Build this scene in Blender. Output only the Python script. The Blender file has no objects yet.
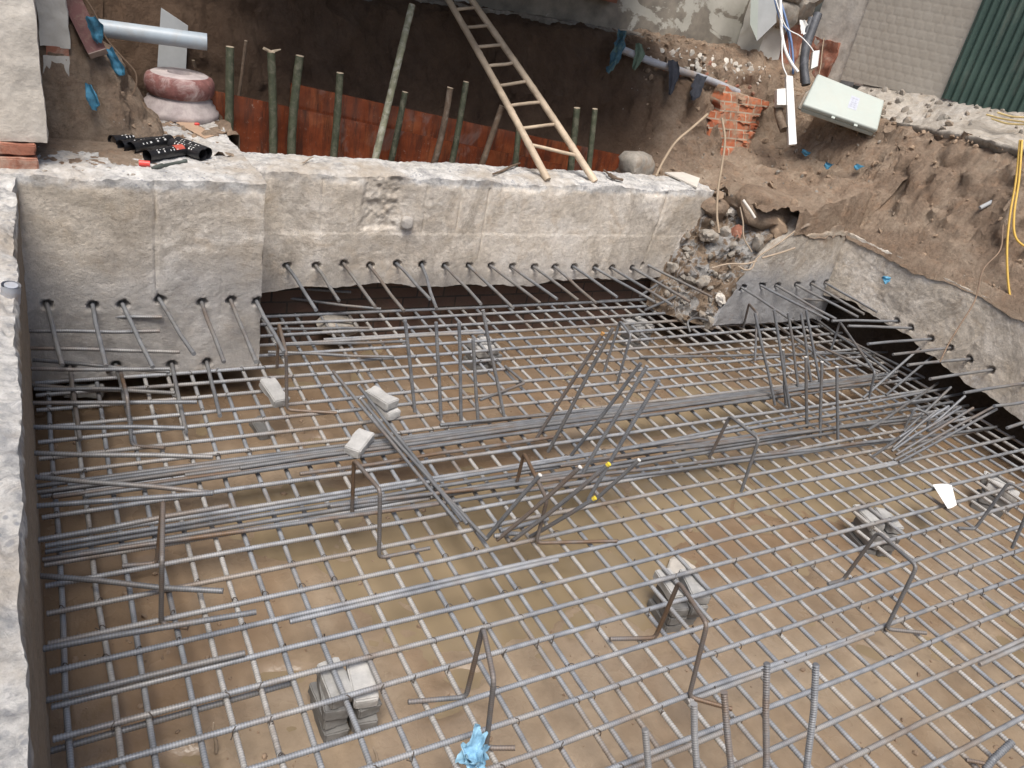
import bpy, bmesh, math, random
import numpy as np
from mathutils import Vector, Matrix
random.seed(11); RNG = np.random.default_rng(5)
scene = bpy.context.scene
COL = scene.collection

# ------------------------------------------------------------------ camera frame (metres; X along the long bars, Y along the cross bars)
F = 796.9
RR = np.array([0.86734451, -0.4634906, 0.1813559]); UU = np.array([0.08469343, 0.49651369, 0.86388725]); WW = np.array([0.4904493, 0.73392821, -0.46990303])
CAM = np.array([0.0, 0.0, 2.75])
def at(x, y, z=None, X=None, Y=None, d=None):
    """world point where the sight line through a photo pixel meets a known surface"""
    r = WW + RR*(x-512)/F - UU*(y-384)/F
    if z is not None: t = (z-CAM[2])/r[2]
    elif X is not None: t = X/r[0]
    elif Y is not None: t = Y/r[1]
    else: t = d
    return CAM + r*t
def above(base, x, y):
    """point on the sight line through (x,y) that is nearest to the vertical through base"""
    r = WW + RR*(x-512)/F - UU*(y-384)/F
    t = (base[0]*r[0] + base[1]*r[1])/(r[0]**2 + r[1]**2)
    return CAM + r*t

# ------------------------------------------------------------------ vectorised value noise
def _h(ix, iy, iz):
    h = (ix.astype(np.uint32)*np.uint32(374761393) + iy.astype(np.uint32)*np.uint32(668265263) + iz.astype(np.uint32)*np.uint32(2246822519))
    h = (h ^ (h >> np.uint32(13)))*np.uint32(1274126177)
    h = (h ^ (h >> np.uint32(16)))*np.uint32(2654435761)
    return ((h ^ (h >> np.uint32(15))).astype(np.float64))/4294967295.0*2-1
def vn(P, s=1.0, off=0.0):
    P = np.asarray(P, float)*s + off + 1000.37
    i = np.floor(P).astype(np.int64); f = P-i; f = f*f*f*(f*(f*6-15)+10)
    X, Y, Z = i[..., 0], i[..., 1], i[..., 2]; a, b, c = f[..., 0], f[..., 1], f[..., 2]
    def l(u, v, t): return u+(v-u)*t
    return l(l(l(_h(X,Y,Z),_h(X+1,Y,Z),a), l(_h(X,Y+1,Z),_h(X+1,Y+1,Z),a), b), l(l(_h(X,Y,Z+1),_h(X+1,Y,Z+1),a), l(_h(X,Y+1,Z+1),_h(X+1,Y+1,Z+1),a), b), c)
def fbm(P, s, o=4, off=0.0, g=0.5):
    r = 0; a = 1; t = 0
    for k in range(o):
        r = r + a*vn(P, s*2.03**k, off+17.3*k); t += a; a *= g
    return r/t
def ridged(P, s, o=3, off=0.0):
    r = 0; a = 1; t = 0
    for k in range(o):
        r = r + a*(1-2*np.abs(vn(P, s*2.1**k, off+9.1*k))); t += a; a *= .5
    return r/t
def sst(a, b, x):
    t = np.clip((x-a)/(b-a), 0, 1); return t*t*(3-2*t)

# ------------------------------------------------------------------ materials
def newmat(name):
    m = bpy.data.materials.new(name); m.use_nodes = True
    nt = m.node_tree; nt.nodes.clear()
    o = nt.nodes.new('ShaderNodeOutputMaterial'); p = nt.nodes.new('ShaderNodeBsdfPrincipled')
    nt.links.new(p.outputs[0], o.inputs[0])
    return m, nt, p
class NB:
    def __init__(s, nt): s.nt = nt; s.tc = nt.nodes.new('ShaderNodeTexCoord')
    def n(s, t, **k):
        q = s.nt.nodes.new(t)
        for a, v in k.items(): setattr(q, a, v)
        return q
    def L(s, a, b): s.nt.links.new(a, b)
    def noise(s, scale, det=5, rough=.6, src=None, dist=0):
        q = s.n('ShaderNodeTexNoise'); q.inputs['Scale'].default_value = scale; q.inputs['Detail'].default_value = det
        q.inputs['Roughness'].default_value = rough; q.inputs['Distortion'].default_value = dist
        s.L(src or s.tc.outputs['Object'], q.inputs['Vector']); return q.outputs['Fac']
    def vor(s, scale, feat='F1', out='Distance', src=None):
        q = s.n('ShaderNodeTexVoronoi', feature=feat); q.inputs['Scale'].default_value = scale
        s.L(src or s.tc.outputs['Object'], q.inputs['Vector']); return q.outputs[out]
    def ramp(s, fac, stops):
        q = s.n('ShaderNodeValToRGB'); e = q.color_ramp.elements
        while len(e) < len(stops): e.new(.5)
        for k, (p, c) in enumerate(stops):
            e[k].position = p; e[k].color = (c if hasattr(c, '__len__') else (c, c, c))[:3] + (1,) if hasattr(c, '__len__') else (c, c, c, 1)
        s.L(fac, q.inputs[0]); return q.outputs[0]
    def mix(s, fac, a, b, mode='MIX'):
        q = s.n('ShaderNodeMix', data_type='RGBA', blend_type=mode)
        for sock, v in ((q.inputs[0], fac), (q.inputs[6], a), (q.inputs[7], b)):
            if isinstance(v, (int, float)): sock.default_value = v
            elif isinstance(v, tuple): sock.default_value = v[:3]+(1,)
            else: s.L(v, sock)
        return q.outputs[2]
    def math(s, op, a, b=None, clamp=False):
        q = s.n('ShaderNodeMath', operation=op, use_clamp=clamp)
        for k, v in enumerate((a, b)):
            if v is None: continue
            if isinstance(v, (int, float)): q.inputs[k].default_value = v
            else: s.L(v, q.inputs[k])
        return q.outputs[0]
    def xyz(s):
        q = s.n('ShaderNodeSeparateXYZ'); s.L(s.tc.outputs['Object'], q.inputs[0]); return q.outputs
    def rand(s): return s.n('ShaderNodeObjectInfo').outputs['Random']
    def bump(s, h, strength, dist, p, prev=None):
        q = s.n('ShaderNodeBump'); q.inputs['Strength'].default_value = strength; q.inputs['Distance'].default_value = dist
        s.L(h, q.inputs['Height'])
        if prev: s.L(prev, q.inputs['Normal'])
        s.L(q.outputs[0], p.inputs['Normal']); return q.outputs[0]
def band(nb, v, a, b, c, d):
    """1 between b and c, fading to 0 at a and d"""
    q1 = nb.n('ShaderNodeMapRange', interpolation_type='SMOOTHSTEP'); q1.inputs[1].default_value = a; q1.inputs[2].default_value = b; nb.L(v, q1.inputs[0])
    q2 = nb.n('ShaderNodeMapRange', interpolation_type='SMOOTHSTEP'); q2.inputs[1].default_value = c; q2.inputs[2].default_value = d; q2.inputs[3].default_value = 1; q2.inputs[4].default_value = 0; nb.L(v, q2.inputs[0])
    return nb.math('MULTIPLY', q1.outputs[0], q2.outputs[0])

def steel(name, white=.0, rust=.25, tone=1.0, dust=.5):
    m, nt, p = newmat(name); b = NB(nt)
    base = b.ramp(b.noise(9, 4), [(.3, (.148*tone, .158*tone, .175*tone)), (.55, (.232*tone, .246*tone, .266*tone)), (.8, (.325*tone, .337*tone, .35*tone))])
    dusty = b.ramp(b.math('ADD', b.noise(2.3, 5, .7), b.math('MULTIPLY', b.math('SUBTRACT', b.rand(), .5), .2)), [(.40, 0.0), (.66, dust)])
    c = b.mix(dusty, base, (.30*tone, .275*tone, .24*tone))
    r = b.math('ADD', b.noise(2.2, 6, .65), b.math('MULTIPLY', b.rand(), .12))
    rf = b.ramp(r, [(.60-.10*rust, 0.0), (.78-.10*rust, min(1, .3+rust))])
    c = b.mix(rf, c, (.17, .105, .062))
    if white:                                                       # cement slurry dried on the bars
        wn = b.math('ADD', b.noise(5.4, 8, .78), b.math('MULTIPLY', b.math('SUBTRACT', b.rand(), .5), .30))
        c = b.mix(b.ramp(wn, [(.43, 0.0), (.52, .5*white), (.60, 1.3*white)]), c, b.ramp(b.noise(40, 4, .7), [(.3, (.36, .35, .33)), (.7, (.60, .585, .56))]))
    at_ = b.n('ShaderNodeAttribute', attribute_name='rib')         # crevice shade painted between the ribs so they stand out
    c = b.mix(b.math('MULTIPLY', b.math('SUBTRACT', 1.0, at_.outputs['Fac']), .45), c, (.075, .065, .055))
    b.L(c, p.inputs['Base Color'])
    p.inputs['Metallic'].default_value = .2*(1-white)
    b.L(b.ramp(b.noise(15), [(.3, .40), (.7, .62)]), p.inputs['Roughness'])
    b.bump(b.noise(160, 3), .25, .002, p)
    return m
def concrete(name, warm=1.0, damp=None, aggregate=0.0, light=1.0, top=None, side=None, spots=True, mud=None, dcol=(.15, .15, .155)):
    m, nt, p = newmat(name); b = NB(nt)
    g = b.noise(1.7, 7, .65, dist=.4)
    c = b.ramp(g, [(.28, (.235*light, .205*light, .165*light)), (.44, (.335*light, .30*light, .255*light)), (.58, (.40*light, .37*light, .33*light)), (.78, (.32*light, .305*light, .285*light))])
    blot = b.ramp(b.noise(4.3, 6, .7, dist=.8), [(.50, 0.0), (.66, .55)])
    c = b.mix(blot, c, (.27*light, .215*light, .155*light))
    stain = b.ramp(b.noise(1.25, 6, .72, dist=1.6), [(.48, 0.0), (.56, .7), (.66, .25)])
    mp = b.n('ShaderNodeMapping'); mp.inputs['Scale'].default_value = (1, 1, .09); b.L(b.tc.outputs['Object'], mp.inputs[0])
    c = b.mix(b.math('MULTIPLY', b.ramp(b.noise(9, 5, .7, src=mp.outputs[0]), [(.52, 0.0), (.68, .5)]), b.ramp(b.noise(1.8, 3), [(.42, 0.0), (.6, 1.0)])), c, (.23*light, .195*light, .155*light))
    c = b.mix(b.ramp(b.noise(3.3, 7, .75, dist=.6), [(.60, 0.0), (.68, .55)]), c, (.47*light, .455*light, .43*light))
    c = b.mix(stain, c, (.20*light, .175*light, .145*light))
    if side: c = b.mix(b.ramp(b.noise(3, 4), [(.3, .95), (.7, .6)]), c, side)      # earth film left on the face
    fine = b.noise(26, 9, .82, dist=.3)
    c = b.mix(.75, c, b.ramp(fine, [(.28, (.42, .41, .40)), (.46, (.82, .815, .81)), (.56, (1.0, .995, .985)), (.74, (1.22, 1.22, 1.23))]), 'MULTIPLY')
    pit = b.math('MULTIPLY', b.ramp(b.vor(70), [(0, 1.0), (.10, .9), (.2, 0.0)]), b.ramp(b.noise(10, 3), [(.5, 0.0), (.56, .8)]))
    c = b.mix(pit, c, (.13, .12, .11))
    if damp:                                                         # a rising damp mark, ragged, up from the footing
        z = b.xyz()[2]
        zz = b.math('ADD', z, b.math('MULTIPLY', b.math('SUBTRACT', b.noise(2.4, 6, .65), .5), damp[2]))
        df = b.n('ShaderNodeMapRange', interpolation_type='SMOOTHSTEP'); df.inputs[1].default_value = damp[0]; df.inputs[2].default_value = damp[1]; df.inputs[3].default_value = damp[3]; df.inputs[4].default_value = 0
        b.L(zz, df.inputs[0])
        c = b.mix(df.outputs[0], c, b.mix(b.ramp(b.noise(5, 6, .7), [(.35, 0.0), (.65, 1.0)]), tuple(v*.75 for v in dcol), tuple(v*1.25 for v in dcol)))
        b.L(b.math('SUBTRACT', .9, b.math('MULTIPLY', df.outputs[0], .3)), p.inputs['Roughness'])
    else: p.inputs['Roughness'].default_value = .92
    if mud:                                                         # earth washed down over the upper face
        z = b.xyz()[2]; q = b.n('ShaderNodeMapRange'); q.inputs[1].default_value = mud-.1; q.inputs[2].default_value = mud+.3; q.inputs[3].default_value = -.12; q.inputs[4].default_value = .22; b.L(z, q.inputs[0])
        c = b.mix(.45, c, (.50, .52, .55), 'MULTIPLY') if False else c
        c = b.mix(b.ramp(b.math('ADD', b.noise(2.6, 7, .7, dist=.7), q.outputs[0]), [(.5, 0.0), (.64, .85)]), c, (.26, .19, .135))
    # chipped arris and broken faces show the fresh pale paste and grey stones
    if top:
        geo = b.n('ShaderNodeNewGeometry'); sp = b.n('ShaderNodeSeparateXYZ'); b.L(geo.outputs['Normal'], sp.inputs[0])
        zz = b.math('ADD', b.xyz()[2], b.math('MULTIPLY', b.math('SUBTRACT', b.noise(9, 5, .7), .5), .12))
        tf = b.n('ShaderNodeMapRange', interpolation_type='SMOOTHSTEP'); tf.inputs[1].default_value = top-.075; tf.inputs[2].default_value = top-.03; b.L(zz, tf.inputs[0])
        fresh = b.ramp(b.noise(14, 6, .7), [(.3, (.30, .295, .29)), (.48, (.55, .535, .51)), (.68, (.72, .705, .68))])
        v = b.ramp(b.vor(34), [(.0, 1.0), (.22, .9), (.34, 0.0)])
        vf = b.math('MULTIPLY', v, b.ramp(b.noise(5, 3), [(.48, 0.0), (.58, .7)]))
        fresh = b.mix(vf, fresh, (.20, .215, .25))
        blk = b.ramp(b.noise(6.5, 6, .75, dist=.9), [(.50, 0.0), (.60, .75)])
        fresh = b.mix(blk, fresh, b.ramp(b.noise(30, 5, .7), [(.35, (.20, .205, .22)), (.65, (.40, .395, .39))]))
        dust = b.ramp(b.noise(1.9, 5, .7), [(.48, 0.0), (.66, .75)])
        fresh = b.mix(dust, fresh, (.40, .335, .26))
        c = b.mix(tf.outputs[0], c, fresh)
    if spots:
        sp_ = b.ramp(b.vor(55), [(.0, 1.0), (.06, .8), (.12, 0.0)])
        sp_ = b.math('MULTIPLY', sp_, b.ramp(b.noise(7, 2), [(.55, 0.0), (.62, .8)]))
        c = b.mix(sp_, c, (.17, .16, .15))
    b.L(c, p.inputs['Base Color'])
    n1 = b.bump(b.math('ADD', b.noise(48, 9, .8), b.math('MULTIPLY', fine, .6)), .9, .014, p)
    b.bump(b.noise(210, 3, .6), .35, .003, p, n1)
    return m
def soil(name, dark=1.0, red=0.0, clump=1.0, damp=False):
    m, nt, p = newmat(name); b = NB(nt)
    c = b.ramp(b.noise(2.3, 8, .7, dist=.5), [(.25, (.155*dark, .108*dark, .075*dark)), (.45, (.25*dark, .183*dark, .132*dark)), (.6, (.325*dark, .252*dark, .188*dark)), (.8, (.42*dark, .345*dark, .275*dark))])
    f = b.ramp(b.noise(7.3, 5, .7), [(.52, 0.0), (.7, .6+red)])
    c = b.mix(f, c, (.31*dark, .205*dark, .135*dark))
    c = b.mix(.8, c, b.ramp(b.noise(30, 9, .82), [(.28, (.5, .48, .46)), (.5, (1, 1, 1)), (.72, (1.35, 1.35, 1.36))]), 'MULTIPLY')
    peb = b.ramp(b.vor(24), [(.0, 1.0), (.10, .9), (.16, 0.0)])
    peb = b.math('MULTIPLY', peb, b.ramp(b.noise(3.7, 3), [(.56, 0.0), (.64, .7)]))
    c = b.mix(peb, c, (.46*dark, .42*dark, .37*dark))
    if damp:                                                        # moist earth of the back bank, its shade darkened into the colour too
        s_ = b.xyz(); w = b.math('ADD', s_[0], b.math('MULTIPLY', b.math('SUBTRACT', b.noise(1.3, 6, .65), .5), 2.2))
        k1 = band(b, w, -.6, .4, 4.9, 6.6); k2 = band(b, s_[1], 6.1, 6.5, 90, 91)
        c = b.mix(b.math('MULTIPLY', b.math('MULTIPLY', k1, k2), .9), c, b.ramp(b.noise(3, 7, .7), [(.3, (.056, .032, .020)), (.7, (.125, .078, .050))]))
    b.L(c, p.inputs['Base Color']); p.inputs['Roughness'].default_value = .95; p.inputs['Specular IOR Level'].default_value = .25
    n1 = b.bump(b.noise(13*clump, 9, .78, dist=.3), 1.0, .06, p)
    b.bump(b.noise(90, 4, .7), .5, .008, p, n1)
    return m
def plain(name, col, rough=.6, var=.25, scale=12, bump=.2, dirt=None, metal=0, spec=.5, bscale=60):
    m, nt, p = newmat(name); b = NB(nt)
    lo = tuple(v*(1-var) for v in col); hi = tuple(min(1, v*(1+var)) for v in col)
    c = b.ramp(b.math('ADD', b.noise(scale, 6, .68), b.math('MULTIPLY', b.math('SUBTRACT', b.rand(), .5), .15)), [(.3, lo), (.7, hi)])
    if dirt: c = b.mix(b.ramp(b.noise(dirt[1], 6, .7, dist=.6), [(.48, 0.0), (.66, dirt[2])]), c, dirt[0])
    b.L(c, p.inputs['Base Color']); p.inputs['Roughness'].default_value = rough; p.inputs['Metallic'].default_value = metal; p.inputs['Specular IOR Level'].default_value = spec
    if bump: b.bump(b.noise(bscale, 6, .7), bump, .006, p)
    return m
def brickwork(name, rot=None, mortar=(.45,.40,.34), dark=1.0, sx=.22, sy=.075, axis='XZ', erode=.5, cols=((.42, .13, .055), (.30, .085, .04))):
    m, nt, p = newmat(name); b = NB(nt)
    s = b.xyz(); cb = b.n('ShaderNodeCombineXYZ')
    b.L(s[0 if axis[0] == 'X' else 1], cb.inputs[0]); b.L(s[2], cb.inputs[1])
    q = b.n('ShaderNodeTexBrick'); b.L(cb.outputs[0], q.inputs['Vector'])
    q.inputs['Scale'].default_value = 1; q.inputs['Brick Width'].default_value = sx; q.inputs['Row Height'].default_value = sy; q.inputs['Mortar Size'].default_value = .009; q.inputs['Mortar Smooth'].default_value = .4
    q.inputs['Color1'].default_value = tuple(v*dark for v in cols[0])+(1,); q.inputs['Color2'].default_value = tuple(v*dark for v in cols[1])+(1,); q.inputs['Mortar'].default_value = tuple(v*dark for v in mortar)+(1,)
    c = b.mix(b.ramp(b.noise(5.5, 6, .7, dist=.5), [(.47, 0.0), (.58, erode)]), q.outputs['Color'], tuple(v*dark for v in (.27, .19, .13)))
    b.L(c, p.inputs['Base Color']); p.inputs['Roughness'].default_value = .93
    n1 = b.bump(q.outputs['Fac'], -.8, .012, p); b.bump(b.noise(40, 6, .7), .6, .01, p, n1)
    return m

M = {}
M['bar_top'] = steel('rebar_steel', .0, .34, 1.42, .75)
M['bar_low'] = steel('rebar_steel_with_cement_splash', .62, .34, 1.25, .75)
M['rod'] = steel('loose_rod_steel', .0, .26, .78, .45)
M['rod_rust'] = steel('rusty_rod_steel', .0, 1.0, .9, .45)
M['dowel'] = steel('starter_bar_steel', .0, .32, .95, .55)
M['rod_blue'] = steel('bright_rod_steel', .0, .08, 1.10, .4)
M['conc_pier'] = concrete('pier_concrete', damp=(.52, .92, .5, .5), dcol=(.315, .325, .345), top=1.25, light=1.95)
M['conc_back'] = concrete('back_beam_concrete', damp=(.24, .62, .35, .5), dcol=(.30, .30, .305), top=1.155, light=1.95)
M['conc_wet'] = concrete('wet_pier_concrete', damp=(.4, .8, .4, .75), dcol=(.26, .275, .30), light=1.45, side=None, mud=.8)
M['conc_right'] = concrete('right_beam_concrete', damp=(.1, .42, .2, .25), light=1.95, mud=1.05)
M['conc_left'] = concrete('left_beam_concrete', light=.9, top=1.225, side=(.33, .255, .18))
M['conc_ledge'] = concrete('broken_ledge_concrete', light=1.3, spots=False)
M['conc_dark'] = concrete('dark_plaster', light=.8)
M['soil_shaded'] = soil('shaded_bank_soil', .27, .15, .8)  # copy of the soil with the undercut's shade darkened into its colour
M['soil'] = soil('bank_soil', 1.18, .08)
M['soil_bank'] = soil('cut_bank_soil', 1.18, .08, damp=True)  # damp here also paints the back bank's shade into the colour
M['plaster_chip'] = plain('plaster_chip', (.50, .47, .42), .92, .3, 9, .5, ((.33, .26, .20), 8, .7))
M['rubble'] = plain('rubble_stone', (.28, .255, .22), .95, .35, 14, 1.0, ((.24, .175, .12), 7, .8), bscale=40)
M['soil_clod'] = plain('clod_soil', (.29, .21, .145), .95, .3, 20, .6)

def m_rubmix():
    m, nt, p = newmat('rubble_and_earth'); b = NB(nt)
    c = b.ramp(b.noise(6, 7, .7, dist=.4), [(.3, (.13, .088, .058)), (.5, (.22, .16, .11)), (.7, (.31, .235, .165))])
    f = b.ramp(b.noise(4.5, 7, .75, dist=1.2), [(.50, 0.0), (.56, .9)])
    c = b.mix(f, c, b.ramp(b.noise(18, 5, .7), [(.3, (.24, .235, .23)), (.7, (.46, .45, .43))]))
    b.L(c, p.inputs['Base Color']); p.inputs['Roughness'].default_value = .95
    n1 = b.bump(b.noise(22, 8, .78), 1.0, .035, p); b.bump(b.noise(90, 4, .7), .5, .006, p, n1)
    return m
M['rubble_mix'] = m_rubmix()
def m_mud():
    m, nt, p = newmat('wet_mud'); b = NB(nt)
    c = b.ramp(b.noise(1.1, 7, .62, dist=.5), [(.28, (.225, .163, .108)), (.45, (.30, .229, .158)), (.6, (.345, .268, .19)), (.78, (.375, .30, .22))])
    sp = b.ramp(b.noise(16, 5, .7), [(.60, 0.0), (.74, .55)])
    c = b.mix(sp, c, (.20, .145, .10))
    c = b.mix(.38, c, b.ramp(b.noise(24, 8, .8), [(.3, (.62, .6, .58)), (.5, (1, 1, 1)), (.7, (1.2, 1.2, 1.2))]), 'MULTIPLY')
    c = b.mix(b.ramp(b.noise(.55, 4, .6, dist=.6), [(.42, 0.0), (.58, .85)]), c, (.235, .155, .092))
    far = band(b, b.xyz()[1], 3.2, 5.2, 99, 100)
    c = b.mix(b.math('MULTIPLY', far, .5), c, (.185, .125, .08))
    b.L(c, p.inputs['Base Color'])
    b.L(b.ramp(b.noise(2.0, 4), [(.35, .12), (.65, .42)]), p.inputs['Roughness'])
    n1 = b.bump(b.noise(9, 6, .6), .35, .02, p); b.bump(b.noise(70, 4, .6), .25, .004, p, n1)
    return m
M['mud'] = m_mud()
def m_water():
    m, nt, p = newmat('muddy_water'); b = NB(nt)
    b.L(b.ramp(b.noise(.9, 3), [(.3, (.235, .18, .108)), (.7, (.31, .24, .155))]), p.inputs['Base Color'])
    p.inputs['Roughness'].default_value = .06; p.inputs['IOR'].default_value = 1.33
    b.bump(b.noise(5, 2), .03, .01, p)
    return m
M['water'] = m_water()

def m_cbrick():
    m, nt, p = newmat('cement_brick'); b = NB(nt)
    c = b.ramp(b.math('ADD', b.noise(13, 7, .7), b.math('MULTIPLY', b.math('SUBTRACT', b.rand(), .5), .3)), [(.25, (.26, .257, .247)), (.5, (.37, .365, .352)), (.75, (.46, .452, .436))])
    z = b.math('ADD', b.n('ShaderNodeNewGeometry').outputs['Position'], 0) if False else None
    geo = b.n('ShaderNodeNewGeometry'); s = b.n('ShaderNodeSeparateXYZ'); b.L(geo.outputs['Position'], s.inputs[0])
    w = b.n('ShaderNodeMapRange', interpolation_type='SMOOTHSTEP'); w.inputs[1].default_value = -.115; w.inputs[2].default_value = -.05; w.inputs[3].default_value = .75; w.inputs[4].default_value = 0
    b.L(b.math('ADD', s.outputs[2], b.math('MULTIPLY', b.math('SUBTRACT', b.noise(14, 4), .5), .07)), w.inputs[0])
    c = b.mix(w.outputs[0], c, (.12, .117, .112))               # soaked lower courses
    b.L(c, p.inputs['Base Color']); p.inputs['Roughness'].default_value = .9
    n1 = b.bump(b.noise(45, 7, .7), .6, .008, p); b.bump(b.noise(230, 3), .3, .002, p, n1)
    return m
M['cbrick'] = m_cbrick()
M['bamboo'] = plain('pale_bamboo', (.50, .40, .29), .6, .22, 6, .15, ((.30, .22, .15), 5, .6))
M['bamboo_green'] = plain('green_bamboo', (.062, .070, .042), .6, .5, 14, .2, ((.19, .18, .13), 16, .75))
M['stick_brown'] = plain('brown_stick', (.13, .09, .06), .8, .4, 12, .4, ((.24, .20, .16), 14, .6))
M['bamboo_long'] = plain('lichen_grey_bamboo', (.22, .22, .145), .7, .4, 12, .3, ((.45, .44, .37), 13, .85))
M['wood_cut'] = plain('cut_wood_end', (.50, .41, .30), .8, .15, 30, .1)
def m_ply():
    m, nt, p = newmat('red_brown_film_plywood'); b = NB(nt)
    q = b.n('ShaderNodeMapping'); q.inputs['Scale'].default_value = (1, 1, .12); b.L(b.tc.outputs['Object'], q.inputs[0])
    c = b.ramp(b.noise(3.2, 5, .65), [(.3, (.13, .034, .016)), (.5, (.23, .058, .024)), (.7, (.34, .11, .045))])
    c = b.mix(b.ramp(b.noise(16, 6, .75, src=q.outputs[0]), [(.44, 0.0), (.62, .8)]), c, (.06, .03, .022))
    c = b.mix(b.ramp(b.noise(26, 7, .8), [(.60, 0.0), (.70, .8)]), c, (.33, .25, .20))
    c = b.mix(b.ramp(b.noise(3.0, 4, .6, dist=.5), [(.58, 0.0), (.66, .55)]), c, (.21, .15, .13))
    b.L(c, p.inputs['Base Color']); p.inputs['Roughness'].default_value = .24
    b.bump(b.noise(14, 5), .12, .006, p)
    return m
M['ply'] = m_ply()
M['pvc'] = plain('grey_blue_pvc', (.36, .42, .47), .42, .10, 5, .05, ((.33, .31, .28), 5, .5))
M['pvc_grey'] = plain('grey_pvc', (.36, .38, .42), .5, .15, 8, .05, ((.33, .26, .20), 6, .8))
M['board'] = plain('grey_fibre_board', (.37, .385, .39), .8, .08, 9, .1)
M['base_red'] = plain('dusty_red_terrazzo', (.22, .095, .085), .9, .25, 25, .1, ((.50, .42, .40), 6, .75))
M['base_pink'] = plain('dusty_pink_stone', (.40, .345, .335), .9, .25, 14, .4, ((.55, .50, .47), 5, .5))
M['card'] = plain('brown_cardboard', (.42, .29, .20), .85, .12, 12, .1)
M['black'] = plain('black_foil', (.016, .016, .018), .35, .3, 15, .15)
M['black_matt'] = plain('black_inner', (.008, .008, .009), .8, .2, 15, 0)
M['white_print'] = plain('white_print', (.62, .62, .60), .5, .1, 30, 0)
M['red'] = plain('red_plastic', (.62, .06, .05), .4, .15, 20, 0)
M['orange_red'] = plain('faded_red_print', (.48, .10, .07), .5, .3, 30, 0)
M['dk_green'] = plain('dark_grey_green_plastic', (.075, .085, .075), .5, .2, 25, .05)
M['rust_beam'] = plain('red_oxide_paint', (.14, .055, .05), .7, .3, 10, .2, ((.28, .20, .15), 12, .5))
M['beam_end'] = plain('dusty_cut_face', (.30, .23, .20), .85, .2, 20, .2)
M['blue_plastic'] = plain('blue_plastic_film', (.055, .20, .31), .4, .45, 25, .3)
M['blue_bag'] = plain('pale_blue_bag_film', (.24, .43, .57), .3, .4, 18, .3)
M['teal_rag'] = plain('teal_rag', (.04, .10, .14), .8, .5, 22, .4, ((.16, .22, .14), 14, .6))
M['green_rag'] = plain('pale_green_rag', (.12, .17, .12), .8, .25, 16, .3)
M['dark_rag'] = plain('dark_grey_rag', (.028, .031, .042), .8, .4, 16, .3)
M['box'] = plain('pale_grey_green_enclosure', (.40, .44, .405), .5, .05, 4, .02, ((.42, .42, .37), 5, .35))
M['box_label'] = plain('faded_lilac_label', (.43, .45, .51), .6, .1, 30, 0)
M['box_print'] = plain('faded_grey_print', (.36, .37, .43), .6, .1, 30, 0)
M['white'] = plain('white_plastic', (.64, .64, .62), .45, .05, 8, 0, ((.55, .52, .47), 8, .3))
M['cable_white'] = plain('white_cable', (.72, .72, .71), .5, .08, 10, 0)
M['cable_blue'] = plain('blue_cable', (.10, .17, .33), .5, .2, 10, 0)
M['cable_black'] = plain('dusty_black_cable', (.06, .063, .072), .6, .4, 9, .2, ((.22, .23, .26), 5, .6))
M['cable_yellow'] = plain('yellow_cable', (.62, .40, .08), .5, .12, 8, 0)
M['cable_brown'] = plain('brown_wire', (.22, .15, .10), .7, .2, 8, 0)
M['tie'] = plain('dark_annealed_wire', (.075, .06, .05), .7, .3, 20, 0)
M['hose'] = plain('tan_hose', (.34, .26, .18), .7, .15, 8, .1)
M['root'] = plain('pale_root', (.33, .26, .19), .8, .2, 12, .3)
M['twig'] = plain('dry_twig', (.36, .29, .22), .85, .25, 15, .3)
M['straw'] = plain('dry_straw', (.55, .42, .19), .8, .25, 15, .2)
M['paper'] = plain('white_paper', (.85, .85, .84), .8, .03, 8, .05)
M['flat_stone'] = plain('pale_tile', (.60, .56, .50), .8, .1, 10, .2)
M['grey_pilaster'] = plain('grey_render', (.47, .43, .375), .92, .28, 9, 1.0, ((.58, .55, .50), 3, .6), bscale=24)
M['pale_render'] = plain('pale_old_render', (.52, .50, .455), .92, .12, 4, .4, ((.33, .30, .26), 2.4, .8), bscale=50)
M['white_plaster'] = plain('white_flaking_plaster', (.62, .605, .56), .9, .08, 5, .3, ((.42, .36, .29), 3.5, .6))
M['timber_red'] = plain('red_brown_timber', (.20, .075, .045), .6, .3, 9, .2)
M['yellow_tip'] = plain('yellow_paint_tip', (.72, .55, .05), .5, .1, 20, 0)
M['white_tip'] = plain('bright_cut_end', (.6, .59, .56), .5, .1, 20, 0)
M['orange_rust'] = plain('orange_rust', (.42, .22, .07), .8, .3, 30, .2)
M['red_brick'] = plain('fired_red_brick', (.30, .125, .08), .92, .3, 18, .5, ((.45, .36, .29), 7, .6))
M['brick_pier'] = brickwork('exposed_brickwork', dark=1.0, sx=.21, sy=.085, axis='XZ', erode=.92, mortar=(.36, .29, .22))
M['brick_dark'] = brickwork('buried_brickwork', cols=((.36, .21, .15), (.27, .16, .115)), dark=.34, sx=.24, sy=.10, axis='XZ', mortar=(.12,.10,.085), erode=.45)
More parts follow.
